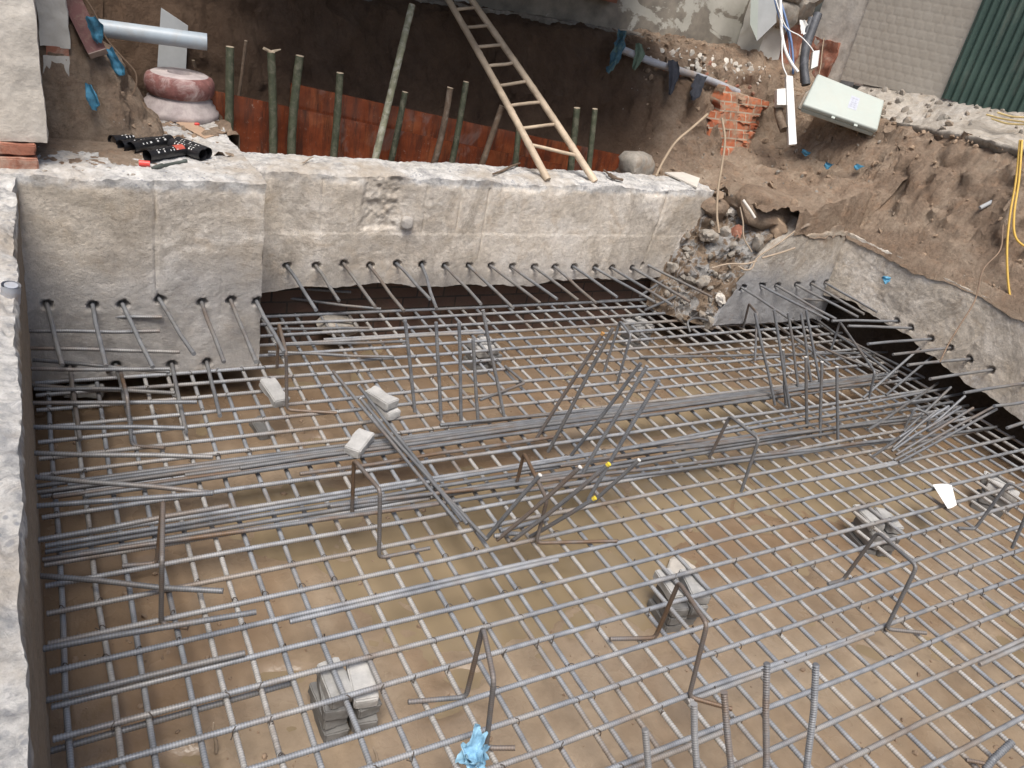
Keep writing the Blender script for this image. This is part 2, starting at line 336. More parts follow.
def m_patchwall():
    m, nt, p = newmat('peeling_plaster'); b = NB(nt)
    c = b.ramp(b.noise(2.2, 6, .65), [(.3, (.37, .36, .315)), (.6, (.50, .49, .44)), (.8, (.56, .55, .50))])
    z = b.xyz(); low = b.n('ShaderNodeMapRange'); low.inputs[1].default_value = 2.2; low.inputs[2].default_value = 3.2; low.inputs[3].default_value = .16; low.inputs[4].default_value = -.12; b.L(z[2], low.inputs[0])
    f = b.ramp(b.math('ADD', b.noise(1.6, 6, .6, dist=.8), low.outputs[0]), [(.60, 0.0), (.625, 1.0)])
    c = b.mix(f, c, b.ramp(b.noise(6, 5), [(.3, (.15, .135, .115)), (.7, (.29, .26, .215))]))
    b.L(c, p.inputs['Base Color']); p.inputs['Roughness'].default_value = .92
    n1 = b.bump(f, -.5, .01, p); b.bump(b.noise(30, 6, .7), .4, .01, p, n1)
    return m
M['patch'] = m_patchwall()
def m_panel():
    m, nt, p = newmat('embossed_roof_sheet'); b = NB(nt)
    c = b.ramp(b.noise(1.5, 6, .65), [(.3, (.35, .315, .265)), (.6, (.42, .385, .33)), (.8, (.45, .42, .365))])
    c = b.mix(b.ramp(b.noise(5, 6, .7), [(.5, 0.0), (.7, .4)]), c, (.34, .30, .245))
    b.L(c, p.inputs['Base Color']); p.inputs['Roughness'].default_value = .75
    b.bump(b.noise(40, 6, .7), .3, .006, p)
    return m
M['panel'] = m_panel()
def m_green():
    m, nt, p = newmat('green_painted_sheet'); b = NB(nt)
    c = b.ramp(b.noise(2.5, 6, .65), [(.3, (.028, .055, .045)), (.6, (.045, .082, .066)), (.85, (.075, .115, .095))])
    q = b.n('ShaderNodeMapping'); q.inputs['Scale'].default_value = (1, 1, .2); b.L(b.tc.outputs['Object'], q.inputs[0])
    c = b.mix(b.ramp(b.noise(8, 5, .7, src=q.outputs[0]), [(.55, 0.0), (.75, .5)]), c, (.14, .145, .12))
    b.L(c, p.inputs['Base Color']); p.inputs['Roughness'].default_value = .5
    b.bump(b.noise(30, 5), .15, .005, p)
    return m
M['green'] = m_green()

# ------------------------------------------------------------------ mesh helpers
class MB:
    def __init__(s): s.v = []; s.f = []; s.n = 0; s.mi = []; s.rib = []
    def add(s, verts, faces, mi=0):
        verts = np.asarray(verts, float); s.v.append(verts)
        s.f += [tuple(int(i)+s.n for i in fc) for fc in faces]; s.mi += [mi]*len(faces); s.n += len(verts); return s
    def hexa(s, p, mi=0):
        """8 points: 4 bottom ring, 4 top ring"""
        return s.add(p, [(3,2,1,0),(4,5,6,7),(0,1,5,4),(1,2,6,5),(2,3,7,6),(3,0,4,7)], mi)
    def box(s, c, h, R=None, mi=0):
        c = np.asarray(c, float); P = np.array([(-1,-1,-1),(1,-1,-1),(1,1,-1),(-1,1,-1),(-1,-1,1),(1,-1,1),(1,1,1),(-1,1,1)], float)*np.asarray(h)
        if R is not None: P = P@np.asarray(R).T
        return s.hexa(P+c, mi)
    def tube(s, pts, r, n=8, step=None, ribs=0.0, caps=True, mi=0, closed_r=None):
        P = np.asarray(pts, float)
        rad = np.full(len(P), r) if np.isscalar(r) else np.asarray(r, float)
        if step:
            seg = np.linalg.norm(np.diff(P, axis=0), axis=1); cum = np.concatenate([[0], np.cumsum(seg)])
            k = max(2, int(cum[-1]/step)+1); u = np.linspace(0, cum[-1], k)
            rad = np.interp(u, cum, rad)
            P = np.stack([np.interp(u, cum, P[:, i]) for i in range(3)], 1)
            if ribs: rad = rad*(1+ribs*np.where(np.arange(k) % 2, 1, -1))
        k = len(P); T = np.gradient(P, axis=0); T /= np.linalg.norm(T, axis=1)[:, None]+1e-12
        a = np.array([0, 0, 1.]) if abs(T[0][2]) < .9 else np.array([1., 0, 0])
        N = np.zeros_like(P); nn = a-T[0]*(a@T[0]); nn /= np.linalg.norm(nn); N[0] = nn
        if np.abs(T-T[0]).max() < 1e-6: N[:] = nn
        else:
            for i in range(1, k):
                nn = nn-T[i]*(nn@T[i]); nn = nn/np.linalg.norm(nn); N[i] = nn
        B = np.cross(T, N); th = np.arange(n)*2*math.pi/n
        V = P[:, None, :] + rad[:, None, None]*(np.cos(th)[None, :, None]*N[:, None, :] + np.sin(th)[None, :, None]*B[:, None, :])
        i = np.arange(k-1)[:, None]*n; j = np.arange(n)[None, :]; j2 = (j+1) % n
        q = np.stack([i+j, i+j2, i+n+j2, i+n+j], -1).reshape(-1, 4)
        if ribs: s.rib.append((s.n, np.repeat(np.arange(k) % 2, n)))
        base = s.n; s.v.append(V.reshape(-1, 3)); s.f += [tuple(x) for x in (q+base).tolist()]; s.mi += [mi]*len(q)
        if caps:
            s.f.append(tuple(base+x for x in range(n-1, -1, -1))); s.f.append(tuple(base+(k-1)*n+x for x in range(n))); s.mi += [mi, mi]
        s.n += k*n; return s
    def grid(s, V, mi=0, close_v=False, keep=None):
        """V: (a,b,3)"""
        a, b = V.shape[:2]; idx = np.arange(a*b).reshape(a, b)
        if close_v:
            nx = np.roll(idx, -1, 1); q = np.stack([idx[:-1], nx[:-1], nx[1:], idx[1:]], -1).reshape(-1, 4)
        else: q = np.stack([idx[:-1, :-1], idx[:-1, 1:], idx[1:, 1:], idx[1:, :-1]], -1).reshape(-1, 4)
        if keep is not None: q = q[keep.reshape(-1)]
        base = s.n; s.v.append(V.reshape(-1, 3)); s.f += [tuple(x) for x in (q+base).tolist()]; s.mi += [mi]*len(q); s.n += a*b; return s
    def lathe(s, c, prof, n=40, mi=0, R=None):
        th = np.arange(n)*2*math.pi/n; pr = np.asarray(prof)
        V = np.stack([pr[:, 0, None]*np.cos(th), pr[:, 0, None]*np.sin(th), np.repeat(pr[:, 1, None], n, 1)], -1)
        if R is not None: V = V@np.asarray(R).T
        return s.grid(V+np.asarray(c), mi, close_v=True)
    def build(s, name, mats, parent=None, smooth=True, origin=None, local=False):
        me = bpy.data.meshes.new(name); V = np.concatenate(s.v)
        o = bpy.data.objects.new(name, me)
        if origin is not None:
            if not local: V = V-np.asarray(origin)
            o.location = [float(v) for v in origin]
        if isinstance(parent, bpy.types.Object) and parent.type == 'EMPTY':
            V = V-np.array(parent.location)
        me.from_pydata(V, [], s.f); me.validate()
        for m in (mats if isinstance(mats, (list, tuple)) else [mats]): me.materials.append(m)
        if s.rib:
            ra = np.ones(s.n, np.float32)
            for st_, vals in s.rib: ra[st_:st_+len(vals)] = vals
            if len(ra) == len(me.vertices): me.attributes.new('rib', 'FLOAT', 'POINT').data.foreach_set('value', ra)
        if len(s.mi) == len(me.polygons): me.polygons.foreach_set('material_index', s.mi)
        if smooth: me.polygons.foreach_set('use_smooth', [True]*len(me.polygons)); me.set_sharp_from_angle(angle=math.radians(smooth if smooth is not True else 50))
        COL.objects.link(o)
        if parent: o.parent = parent
        me.update(); return o
def tag(o, label, cat, group=None):
    o['label'] = label; o['category'] = cat
    if group: o['group'] = group
    return o
def kind(o, k): o['kind'] = k; return o
def empty(name, loc, label, cat, group=None):
    o = bpy.data.objects.new(name, None); COL.objects.link(o); o.location = [float(v) for v in loc]; o.empty_display_size = .1
    return tag(o, label, cat, group)
def rnd_pts(p, q, k, amp, sag=0.0):
    """slightly crooked line"""
    t = np.linspace(0, 1, k)[:, None]; P = np.asarray(p)*(1-t)+np.asarray(q)*t
    w = RNG.normal(0, amp, (k, 3)); w[0] = w[-1] = 0
    P = P+w; P[:, 2] -= sag*4*(t*(1-t))[:, 0]; return P
def spline(pts, k=12):
    P = np.asarray(pts, float); Q = np.vstack([2*P[0]-P[1], P, 2*P[-1]-P[-2]]); out = []
    for i in range(1, len(Q)-2):
        t = np.linspace(0, 1, k, endpoint=False)[:, None]; a, b, c, d = Q[i-1], Q[i], Q[i+1], Q[i+2]
        out.append(.5*((2*b)+(-a+c)*t+(2*a-5*b+4*c-d)*t**2+(-a+3*b-3*c+d)*t**3))
    return np.vstack(out+[P[-1:]])
def fillet(pts, r=.03, k=5):
    P = [np.asarray(p, float) for p in pts]; out = [P[0]]
    for i in range(1, len(P)-1):
        a, b, c = P[i-1], P[i], P[i+1]
        ra = min(r, .45*np.linalg.norm(a-b)); rc = min(r, .45*np.linalg.norm(c-b))
        u = b+(a-b)/np.linalg.norm(a-b)*ra; v = b+(c-b)/np.linalg.norm(c-b)*rc
        for t in np.linspace(0, 1, k): out.append((1-t)**2*u+2*t*(1-t)*b+t*t*v)
    out.append(P[-1]); return np.array(out)
def Rz(a): return np.array([[math.cos(a), -math.sin(a), 0], [math.sin(a), math.cos(a), 0], [0, 0, 1]])
def rot(rx=0, ry=0, rz=0): return np.array(Matrix.Rotation(rz, 3, 'Z') @ Matrix.Rotation(ry, 3, 'Y') @ Matrix.Rotation(rx, 3, 'X'))
ROCK = bmesh.new(); bmesh.ops.create_icosphere(ROCK, subdivisions=3, radius=1); ROCK.verts.ensure_lookup_table()
RV = np.array([v.co[:] for v in ROCK.verts]); RF = [tuple(v.index for v in f.verts) for f in ROCK.faces]
ROCK2 = bmesh.new(); bmesh.ops.create_icosphere(ROCK2, subdivisions=1, radius=1)
RV2 = np.array([v.co[:] for v in ROCK2.verts]); RF2 = [tuple(v.index for v in f.verts) for f in ROCK2.faces]
def rock(mb, c, h, R=None, seed=0.0, rough=.28, boxy=.5, mi=0, lo=False):
    V, Fc = (RV2, RF2) if lo else (RV, RF)
    B = V/np.abs(V).max(1)[:, None]; P = V*(1-boxy)+B*boxy*.85
    P = P*(1+rough*fbm(V, 1.6, 4, seed))[:, None]*np.asarray(h)
    if R is not None: P = P@np.asarray(R).T
    return mb.add(P+np.asarray(c), Fc, mi)
def brick_mb(size, seed, amp=.007):
    """one moulded brick about its centre: bevelled, slightly worn"""
    bm = bmesh.new(); bmesh.ops.create_cube(bm, size=1)
    for v in bm.verts: v.co = Vector((v.co.x*size[0], v.co.y*size[1], v.co.z*size[2]))
    bmesh.ops.bevel(bm, geom=bm.edges[:], offset=.006, segments=2, affect='EDGES')
    bmesh.ops.subdivide_edges(bm, edges=[e for e in bm.edges if e.calc_length() > .03], cuts=4, use_grid_fill=True)
    bm.verts.ensure_lookup_table(); V = np.array([v.co[:] for v in bm.verts]); Fc = [tuple(v.index for v in f.verts) for f in bm.faces]; bm.free()
    nrm = V/np.asarray(size)*2
    V = V+nrm*(amp*fbm(V, 22, 3, seed)-amp*.8*np.maximum(0, vn(V, 14, seed+3))[:])[:, None]
    return V, Fc

# ------------------------------------------------------------------ THE SETTING: mud floor, water, soil banks
def heightmesh(xs, ys, fz): 
    X, Y = np.meshgrid(xs, ys, indexing='ij'); return np.stack([X, Y, fz(X, Y)], -1)
def mud_z(X, Y):
    P = np.stack([X, Y, X*0], -1)
    z = -.268+.013*fbm(P, 1.3, 4, 2.0)+.006*fbm(P, 9, 3, 5)
    for cx, cy, sx, sy, a in ((2.1, 2.9, .95, .6, .03), (4.0, 3.1, .9, .35, .022), (5.2, 2.7, .8, .3, .02), (1.1, 3.6, .5, .4, .012), (4.4, 4.0, .8, .3, .02)):
        z = z-a*np.exp(-((X-cx)/sx)**2-((Y-cy)/sy)**2)
    z = z+.05*np.exp(-((X-.2)/.35)**2-((Y-4.2)/.7)**2)+.018*np.exp(-((X-.1)/.35)**2)+.03*np.exp(-((X-6.9)/.5)**2)
    # footprints and drag marks
    for k in range(60):
        fx, fy, fa = FEET[k]
        u = (X-fx)*math.cos(fa)+(Y-fy)*math.sin(fa); v = -(X-fx)*math.sin(fa)+(Y-fy)*math.cos(fa)
        d = np.exp(-(u/.12)**4-(v/.05)**4); z = z-.020*d+.010*np.exp(-((np.hypot(u/.16, v/.08)-1)/.3)**2)
    return z
FEET = [(random.uniform(.2, 6.5), random.uniform(1, 5.4), random.uniform(0, 6.28)) for _ in range(60)]
kind(MB().grid(heightmesh(np.arange(-.7, 7.8, .03), np.arange(-3, 6.35, .03), mud_z)[:, ::-1]).build('mud_floor', M['mud']), 'structure')
kind(MB().grid(heightmesh(np.linspace(-.5, 7.5, 3), np.linspace(-2.8, 6.3, 3), lambda X, Y: X*0-.2755)[:, ::-1]).build('puddle_water', M['water']), 'structure')

def ledge_z(Y): return np.interp(Y, [-2.3, 3.9, 4.55, 4.95, 5.4, 6.3], [2.12, 2.055, 2.03, 1.98, 1.93, 2.0])
def soil_h(X, Y, rough=True):
    P = np.stack([X, Y, X*0], -1)
    wob = .12*fbm(P, 1.2, 3, 3.3)
    foot = 6.58-.62*sst(4.85, 5.7, X)+.42*sst(6.0, 6.5, X)
    t = (Y+wob*.6-foot)/(7.3-.15*sst(5.9, 6.6, X)-foot)
    tw = np.clip(t, 0, 1)
    hb = .95+.2*sst(4.7, 5.5, X)+(1.22-.2*sst(4.7, 5.5, X))*(.75*sst(0, .85, tw)+.25*tw)
    hb = np.where(t < 0, hb-.25*sst(0, -.25, t)*(1-sst(4.8, 5.6, X)), hb)
    wr = 6.74+.05*sst(4.4, 5.0, Y)
    hb = np.where((t < 0) & (X > 5.6), .8, hb)
    tr = np.clip((X+.5*wob-wr-.03)/.56, 0, 1)
    top = ledge_z(Y)-.07
    hr = 1.0+(top-1.0)*(.55*sst(0, 1, tr)+.45*tr)
    hr = np.where(X < 6.735+.03*vn(P, 5, 2), .9, hr)
    # corner fill between the two banks
    dx = np.clip((X-5.3)/2.0, 0, 1); dy = np.clip((Y-5.3)/1.7, 0, 1)
    hc = 1.05+.34*np.clip(dx*.5+dy*.75-.05, 0, 1)**1.2*sst(5.1, 5.7, X)+.16*sst(6.1, 6.8, X)*sst(5.2, 5.0, Y-.3)
    hc = np.where(Y < 4.90+.05*vn(P, 6, 3), .8, hc+.03)
    h = np.maximum(np.maximum(hb, hr), np.where(X > 5.15, hc, -9))
    # earth heap against the left pillar
    hm = 1.22+np.clip((.74-X+.10*fbm(P, 3, 3, 8))*1.38, 0, 1)*sst(5.46, 5.85, Y+.15*vn(P, 4, 2))
    h = np.where(X < 1.25, np.maximum(np.where(Y > 6.75, h, 0), hm), h)
    if rough:
        hq = h+.05*fbm(P, 2.5, 4, 21); step = .17; fr = hq/step-np.floor(hq/step); tz = (np.floor(hq/step)+sst(.35, .75, fr))*step-.05*fbm(P, 2.5, 4, 21)
        h = np.where((h > 1.12) & ((X > 5.6) | (X < 1.0)), h*.45+tz*.55, h)
        h = h+.045*ridged(P, 4.6, 3, 71)*((X > 5.6)*sst(1.05, 1.25, h))
        st = sst(0, .1, t)
        h = h+(.05*ridged(P, 3.0, 4, 1.7)+.04*fbm(P, 8, 4, 6.1)+.028*ridged(P, 15, 4, 4)+.016*ridged(P, 31, 3, 14)+.03*np.abs(fbm(P, 5, 3, 9)))*np.where((X > 6.70) & (Y < 4.9), sst(6.735, 6.95, X)*.9+.1, 1)
    return h
xs = np.arange(-.6, 8.3, .025); ys = np.arange(4.8, 7.75, .025)
V = heightmesh(xs, ys, soil_h); 
# push faces sideways a little so that the cut reads as lumps, not as a smooth sheet
V[..., 1] += (.07*fbm(V, 4.5, 4, 31)-.05*ridged(V, 7, 3, 7))*sst(1.2, 1.5, V[..., 2]); V[..., 0] += (.06*fbm(V, 4.5, 4, 47)+.04*ridged(V, 7, 3, 17))*sst(1.2, 1.5, V[..., 2])
xc = (xs[:-1, None]+xs[1:, None])/2; yc = (ys[None, :-1]+ys[None, 1:])/2
kb = ((yc > 5.95) & (xc < 1.15) & (yc > 5.5)) | ((yc > 5.87) & (xc >= 1.15) & (xc < 5.5)) | ((xc >= 5.2) & (yc > 5.80-.60*np.clip((xc-5.28)/.75, 0, 1)**.6)) | ((xc > 5.68) & (yc > 5.02)) | ((xc > 5.95) & (yc > 4.84)) | ((yc > 5.4) & (xc < 1.1)) 
dark = (yc > 6.3+0*xc) & (xc < 5.6+.0*yc)
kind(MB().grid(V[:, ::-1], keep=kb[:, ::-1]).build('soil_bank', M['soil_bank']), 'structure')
xs2 = np.arange(6.70, 8.3, .02); ys2 = np.arange(-2.5, 5.1, .02)
V2 = heightmesh(xs2, ys2, soil_h)
V2[..., 0] += (.09*fbm(V2, 4.5, 4, 47)+.05*ridged(V2, 7, 3, 7))*sst(1.1, 1.4, V2[..., 2])
cc = np.clip(.4+.8*fbm(np.stack([ys2, ys2*0, ys2*0], -1), 2.0, 4, 5.5), 0, 1.3)
for i_, (dx_, z_, dz_) in enumerate(((-.032, .975, -.07), (-.030, .995, -.03), (-.02, 1.03, .01), (0, 1.06, .02))):
    V2[i_, :, 0] = 6.705+.02*i_+dx_*cc; V2[i_, :, 2] = z_+dz_*cc+.012*vn(V2[i_], 14, 3)
kind(MB().grid(V2[:, ::-1]).build('right_soil_bank', M['soil']), 'structure')
# earth behind the undercut footings
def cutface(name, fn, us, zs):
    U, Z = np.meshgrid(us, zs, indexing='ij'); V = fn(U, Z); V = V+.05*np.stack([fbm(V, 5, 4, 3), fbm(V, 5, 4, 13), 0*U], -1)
    return kind(MB().grid(V).build(name, M['soil_shaded']), 'structure')
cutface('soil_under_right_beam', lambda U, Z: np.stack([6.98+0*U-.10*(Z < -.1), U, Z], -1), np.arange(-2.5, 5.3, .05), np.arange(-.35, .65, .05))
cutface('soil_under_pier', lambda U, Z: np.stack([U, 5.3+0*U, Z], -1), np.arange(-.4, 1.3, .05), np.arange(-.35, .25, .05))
# outer ground, beyond the walls
g = MB()
for x0, x1, y0, y1 in ((-300, 300, 8.2, 300), (-300, 300, -300, -3.2), (8.2, 300, -3.2, 8.2), (-300, -.9, -3.2, 8.2)):
    xx = np.linspace(x0, x1, 24); yy = np.linspace(y0, y1, 24); g.grid(heightmesh(xx, yy, lambda X, Y: 2.12+.02*np.sin(X*.7)*np.cos(Y*.4))[:, ::-1])
kind(g.build('ground', M['soil']), 'structure')
# stone and clod scatter on the banks (nobody could count it)
def scatter(name, mat, n, region, s0, s1, zf, seed):
    r = np.random.default_rng(seed); mb = MB(); k = 0
    while k < n:
        x = r.uniform(region[0], region[1]); y = r.uniform(region[2], region[3])
        if region[4] and not region[4](x, y): continue
        z = float(zf(np.array([x]), np.array([y]))[0]); s = s0*(s1/s0)**(r.random()**2.2)
        rock(mb, (x, y, z+s*.2), (s*r.uniform(.7, 1.3), s*r.uniform(.7, 1.3), s*r.uniform(.5, .9)), rot(r.uniform(0, 6), r.uniform(0, 6), r.uniform(0, 6)), r.uniform(0, 99), .35, .4, 0, True); k += 1
    return kind(mb.build(name, mat, smooth=25), 'stuff')
scatter('soil_clods', M['soil_clod'], 420, (5.2, 7.9, 4.9, 7.3, lambda x, y: (y > 5.1 and x > 5.4) or y > 6), .008, .04, soil_h, 1)
scatter('bank_gravel', M['rubble'], 150, (5.0, 7.9, 5.0, 7.4, lambda x, y: (y > 5.1 and x > 5.4) or y > 6), .006, .03, soil_h, 2)
scatter('right_bank_clods', M['soil_clod'], 220, (6.8, 7.4, 1.0, 5.2, None), .008, .035, soil_h, 3)
scatter('heap_clods', M['soil_clod'], 260, (-.05, .95, 5.45, 6.6, None), .006, .03, soil_h, 4)
scatter('mud_crumbs', M['soil_clod'], 900, (-.1, 6.6, .6, 5.2, lambda x, y: random.random() < .25+.75*math.exp(-x/.5)+.6*math.exp(-(6.8-x)/.6)), .004, .022, mud_z, 6)

# ------------------------------------------------------------------ concrete beams with drilled-in starter bars
def loop(th, z0, z1, df, db):
    """cross-section loop (d, z) starting at the back bottom: bottom, front, top, back"""
    n = lambda L, s: max(2, int(abs(L)/s))
    P = [(th-(th)*i/n(th, .05), z0) for i in range(n(th, .05))]
    P += [(0, z0+(z1-z0)*i/n(z1-z0, df)) for i in range(n(z1-z0, df))]
    k = n(th, db); P += [(th*i/k, z1) for i in range(k)]
    P += [(th, z1-(z1-z0)*i/8) for i in range(8)]
    return np.array(P)
def beam(name, label, mat, s0, s1, ds, th, z0, z1, mapf, nrm, df=.01, db=.02, chip=.05, holes=(), seams=(), z0f=None, seed=0., amp=.006, ledge=None, patch=None, chipf=1.0, lower=None):
    S = np.linspace(s0, s1, max(3, int(abs(s1-s0)/ds))); Lp = loop(th, z0, z1, df, db)
    d = np.repeat(Lp[None, :, 0], len(S), 0); z = np.repeat(Lp[None, :, 1], len(S), 0); s = np.repeat(S[:, None], len(Lp), 1)
    Q = np.stack([s, d, z], -1)
    front = np.exp(-(d/.02)**2); topm = np.exp(-((z-z1)/.02)**2)
    if z0f is not None:                                   # uneven underside
        zb = z0f(s); z = zb+(z-z0)*(z1-zb)/(z1-z0)
    # broken arris
    e = np.sqrt(d**2+(z-z1)**2); c = np.maximum(0, .35+1.1*fbm(Q, 3.5, 4, seed))*chipf
    w = np.exp(-(e/(.045+.03*c))**2); d = d+chip*c*w*.7; z = z-chip*c*w
    # front face relief, board joints, knocked-off patches
    rel = amp*fbm(Q, 4, 5, seed+4)+.5*amp*fbm(Q, 22, 3, seed+8)
    d = d-rel*front*1.4; z = z+(rel*2.2+.006*ridged(Q, 9, 3, seed+2)+.010*ridged(Q, 24, 3, seed+5))*topm
    for sm, wd, dp, za, zb2 in seams:
        k = np.exp(-((s-sm-.006*vn(Q, 9, seed))/wd)**2)*front*((z > za) & (z < zb2)); d = d+dp*k
    if lower: d = d+lower[1]*front*(z < lower[0]+.01*vn(Q, 6, 3))
    if patch:
        for (pa, pb, pz0, pz1, dp) in patch:
            jit = .02*vn(Q, 14, 5.); k = front*sst(pa-.02, pa+.015, s+jit)*sst(pb+.02, pb-.015, s+jit)*sst(pz0-.02, pz0+.015, z+jit)*sst(pz1+.02, pz1-.015, z-jit)
            d = d+k*(dp+.024*fbm(Q, 24, 4, 77))
    for hs, hz in holes:
        r = np.hypot(s-hs, (z-hz)); d = d+.07*front*sst(.036, .016, r+.006*vn(Q, 60, 2.))
    bt = np.exp(-((z-(z0f(s) if z0f is not None else z0))/.05)**2); z = z+.03*bt*fbm(Q, 5, 4, seed+6); d = d+.02*bt*np.maximum(0, fbm(Q, 4, 3, seed))*front
    V = mapf(s, d, z)
    mb = MB(); mb.grid(V if nrm > 0 else V[:, ::-1], close_v=True)
    n = len(Lp); e0 = tuple(range(n)); e1 = tuple(range((len(S)-1)*n, len(S)*n)); mb.f += [e0, e1[::-1]]; mb.mi += [0, 0]
    ctr = V.reshape(-1, 3).mean(0); org = (float(ctr[0]), float(ctr[1]), float(z0))
    root = empty(name, (0, 0, 0), label, 'concrete beam')
    mb.build('beam_body', mat, root, smooth=60)
    return root
BAR = .0118
def dowel(parent, p, q, r=BAR, mat='dowel', name='starter_bar'):
    p, q = np.asarray(p, float), np.asarray(q, float); u = (q-p)/np.linalg.norm(q-p)
    pts = rnd_pts(p-u*.035, q, 4, .003)
    return MB().tube(pts, r, 8, .0058, .10).build(name, M[mat], parent)

# back-left pier
bh = [(47,305,62,365),(93,306,106,366),(123,305,153,367),(160,300,194,354),(202,303,224,362),(231,301,256,362),(257,302,284,352)]
bl = [(172,365,186,432),(207,363,220,416),(116,366,131,424),(70,368,80,440)]
holes_b = [tuple(at(a, b, Y=4.85)[[0, 2]]) for a, b, _, _ in bh+bl]
pier = beam('concrete_pier', 'beige block of concrete at the back left with black sealant tubes lying on top', M['conc_pier'], -.32, 1.175, .01, 1.9, -.02, 1.25,
    lambda s, d, z: np.stack([s+.035*sst(1.0, 1.175, s)*fbm(np.stack([s*0, d, z], -1), 4.5, 4, 3.), 4.85+d, z], -1), 1, holes=holes_b, seams=((.555, .006, .018, .5, 1.25), (.93, .006, .006, .3, 1.2), (.28, .03, .004, .6, 1.2)), seed=1., amp=.005, chip=.05)
for a, b, c, d_ in bh+bl:
    p = at(a, b, Y=4.85); q = at(c, d_, z=p[2]-.005); q = p+(q-p)*min(1, .85/np.linalg.norm(q-p)); dowel(pier, p, q)
# long back beam
rh = [(287,266,316,310),(316,266,339,301),(344,264,375,307),(370,266,404,311),(397,264,430,299),(422,265,437,310),(445,266,481,304),(469,266,513,308),(491,266,540,303),(512,267,557,299),(534,267,578,300),(555,267,596,303),(574,267,617,297),(595,268,655,302),(612,268,680,310),(633,268,690,302),(648,265,712,297)]
holes_r = [tuple(at(a, b, Y=5.45)[[0, 2]]) for a, b, _, _ in rh]
def sx(px, y): return float(at(px, y, Y=5.45)[0])
back = beam('back_concrete_beam', 'long beige concrete beam at the back of the pit under the foot of the ladder', M['conc_back'], 1.10, 5.42, .012, .42, .28, 1.16,
    lambda s, d, z: np.stack([s-.30*sst(4.6, 5.42, s)*sst(1.15, .3, z)+.05*sst(4.9, 5.42, s)*fbm(np.stack([s*0, d, z], -1), 7, 3, 3.), 5.45+d, z], -1), 1, holes=holes_r,
    seams=((sx(322, 210), .008, .010, .72, 1.12), (sx(355, 210), .006, .010, .72, 1.12), (sx(425, 210), .006, .012, .72, 1.12), (sx(432, 210), .004, .007, .72, 1.12), (sx(459, 210), .006, .010, .72, 1.12), (sx(484, 225), .008, .013, .5, 1.1), (sx(661, 220), .009, .02, .42, 1.12)),
    lower=(.72, -.004), patch=[(sx(363, 210), sx(398, 210),  .76, 1.14, .022)], seed=5., amp=.005, chip=.045, z0f=lambda s: .29+.06*vn(np.stack([s, s*0, s*0], -1), 2.2, 4.)+.02*vn(np.stack([s, s*0, s*0], -1), 9, 4.))
for a, b, c, d_ in rh:
    p = at(a, b, Y=5.45); q = at(c, d_, z=p[2]-.01); q = p+(q-p)*min(1, .8/np.linalg.norm(q-p)); dowel(back, p, q)
# wet pier in the right-hand corner
ph = [(742,288,793,321),(762,286,829,320),(777,286,836,319),(797,285,858,317),(812,284,864,314),(826,283,877,312)]
holes_p = [tuple(at(a, b, Y=4.86)[[0, 2]]) for a, b, _, _ in ph]
zk = np.array([.0, .3, .72, 1.1, 1.3]); xk = np.array([5.26, 5.36, 5.62, 6.12, 6.3])
def map_wet(s, d, z):
    xl = np.interp(z, zk, xk)+.12*fbm(np.stack([s*0, d, z], -1), 6, 4, 1.)
    return np.stack([np.where(s < 6.0, xl+(s-5.3)/(.7)*np.maximum(6.32-xl, .03), s+.32), 4.86+d, z], -1)
wet = beam('wet_concrete_pier', 'dark damp grey concrete pier with a broken rubble edge in the far right corner', M['conc_wet'], 5.3, 6.50, .011, .5, .06, 1.06, map_wet, 1, holes=[((h[0] if h[0] > 6.32 else 5.3+.7*(h[0]-np.interp(h[1], zk, xk))/(6.32-np.interp(h[1], zk, xk))) - (.32 if h[0] > 6.32 else 0), h[1]) for h in holes_p], seams=((6.25, .005, .008, .3, .8),), seed=9., amp=.005, chip=.13)
for a, b, c, d_ in ph:
    p = at(a, b, Y=4.86); q = at(c, d_, z=p[2]-.01); q = p+(q-p)*min(1, .85/np.linalg.norm(q-p)); dowel(wet, p, q)
# right-hand beam
gh = [(896,321,832,321),(910,328,848,326),(930,339,868,344),(949,348,893,354.5),(969,359,908,365),(991,370,930,379),(1026,383,957,394),(1040,400,994,406),(1052,412,1007,428)]
holes_g = [tuple(at(a, b, X=6.7)[[1, 2]]) for a, b, _, _ in gh]
rb = beam('right_concrete_beam', 'pale concrete beam along the right side of the pit, undercut at its foot', M['conc_right'], -2.3, 4.90, .013, .42, .25, .985,
    lambda s, d, z: np.stack([6.7+d, s, z], -1), -1, holes=holes_g, seams=((4.05, .006, .006, .3, 1.0), (3.3, .01, .006, .3, 1.0)), seed=13., amp=.007, chip=.03,
    z0f=lambda s: np.interp(s, [-2.3, 2.6, 3.05, 3.8, 4.5, 4.9], [.2, .2, .23, .34, .40, .36])+.07*vn(np.stack([s, s*0, s*0], -1), 3.2, 4.)+.03*vn(np.stack([s, s*0, s*0], -1), 9, 4.))
for a, b, c, d_ in gh:
    p = at(a, b, X=6.7); q = at(c, d_, z=p[2]); q = p+(q-p)*min(1, .85/np.linalg.norm(q-p)); dowel(rb, p, q)
for k in range(14):
    y = 2.3-k*.33; p = np.array([6.7, y, .47]); dowel(rb, p, p+np.array([-.75, random.uniform(-.06, .06), 0]))
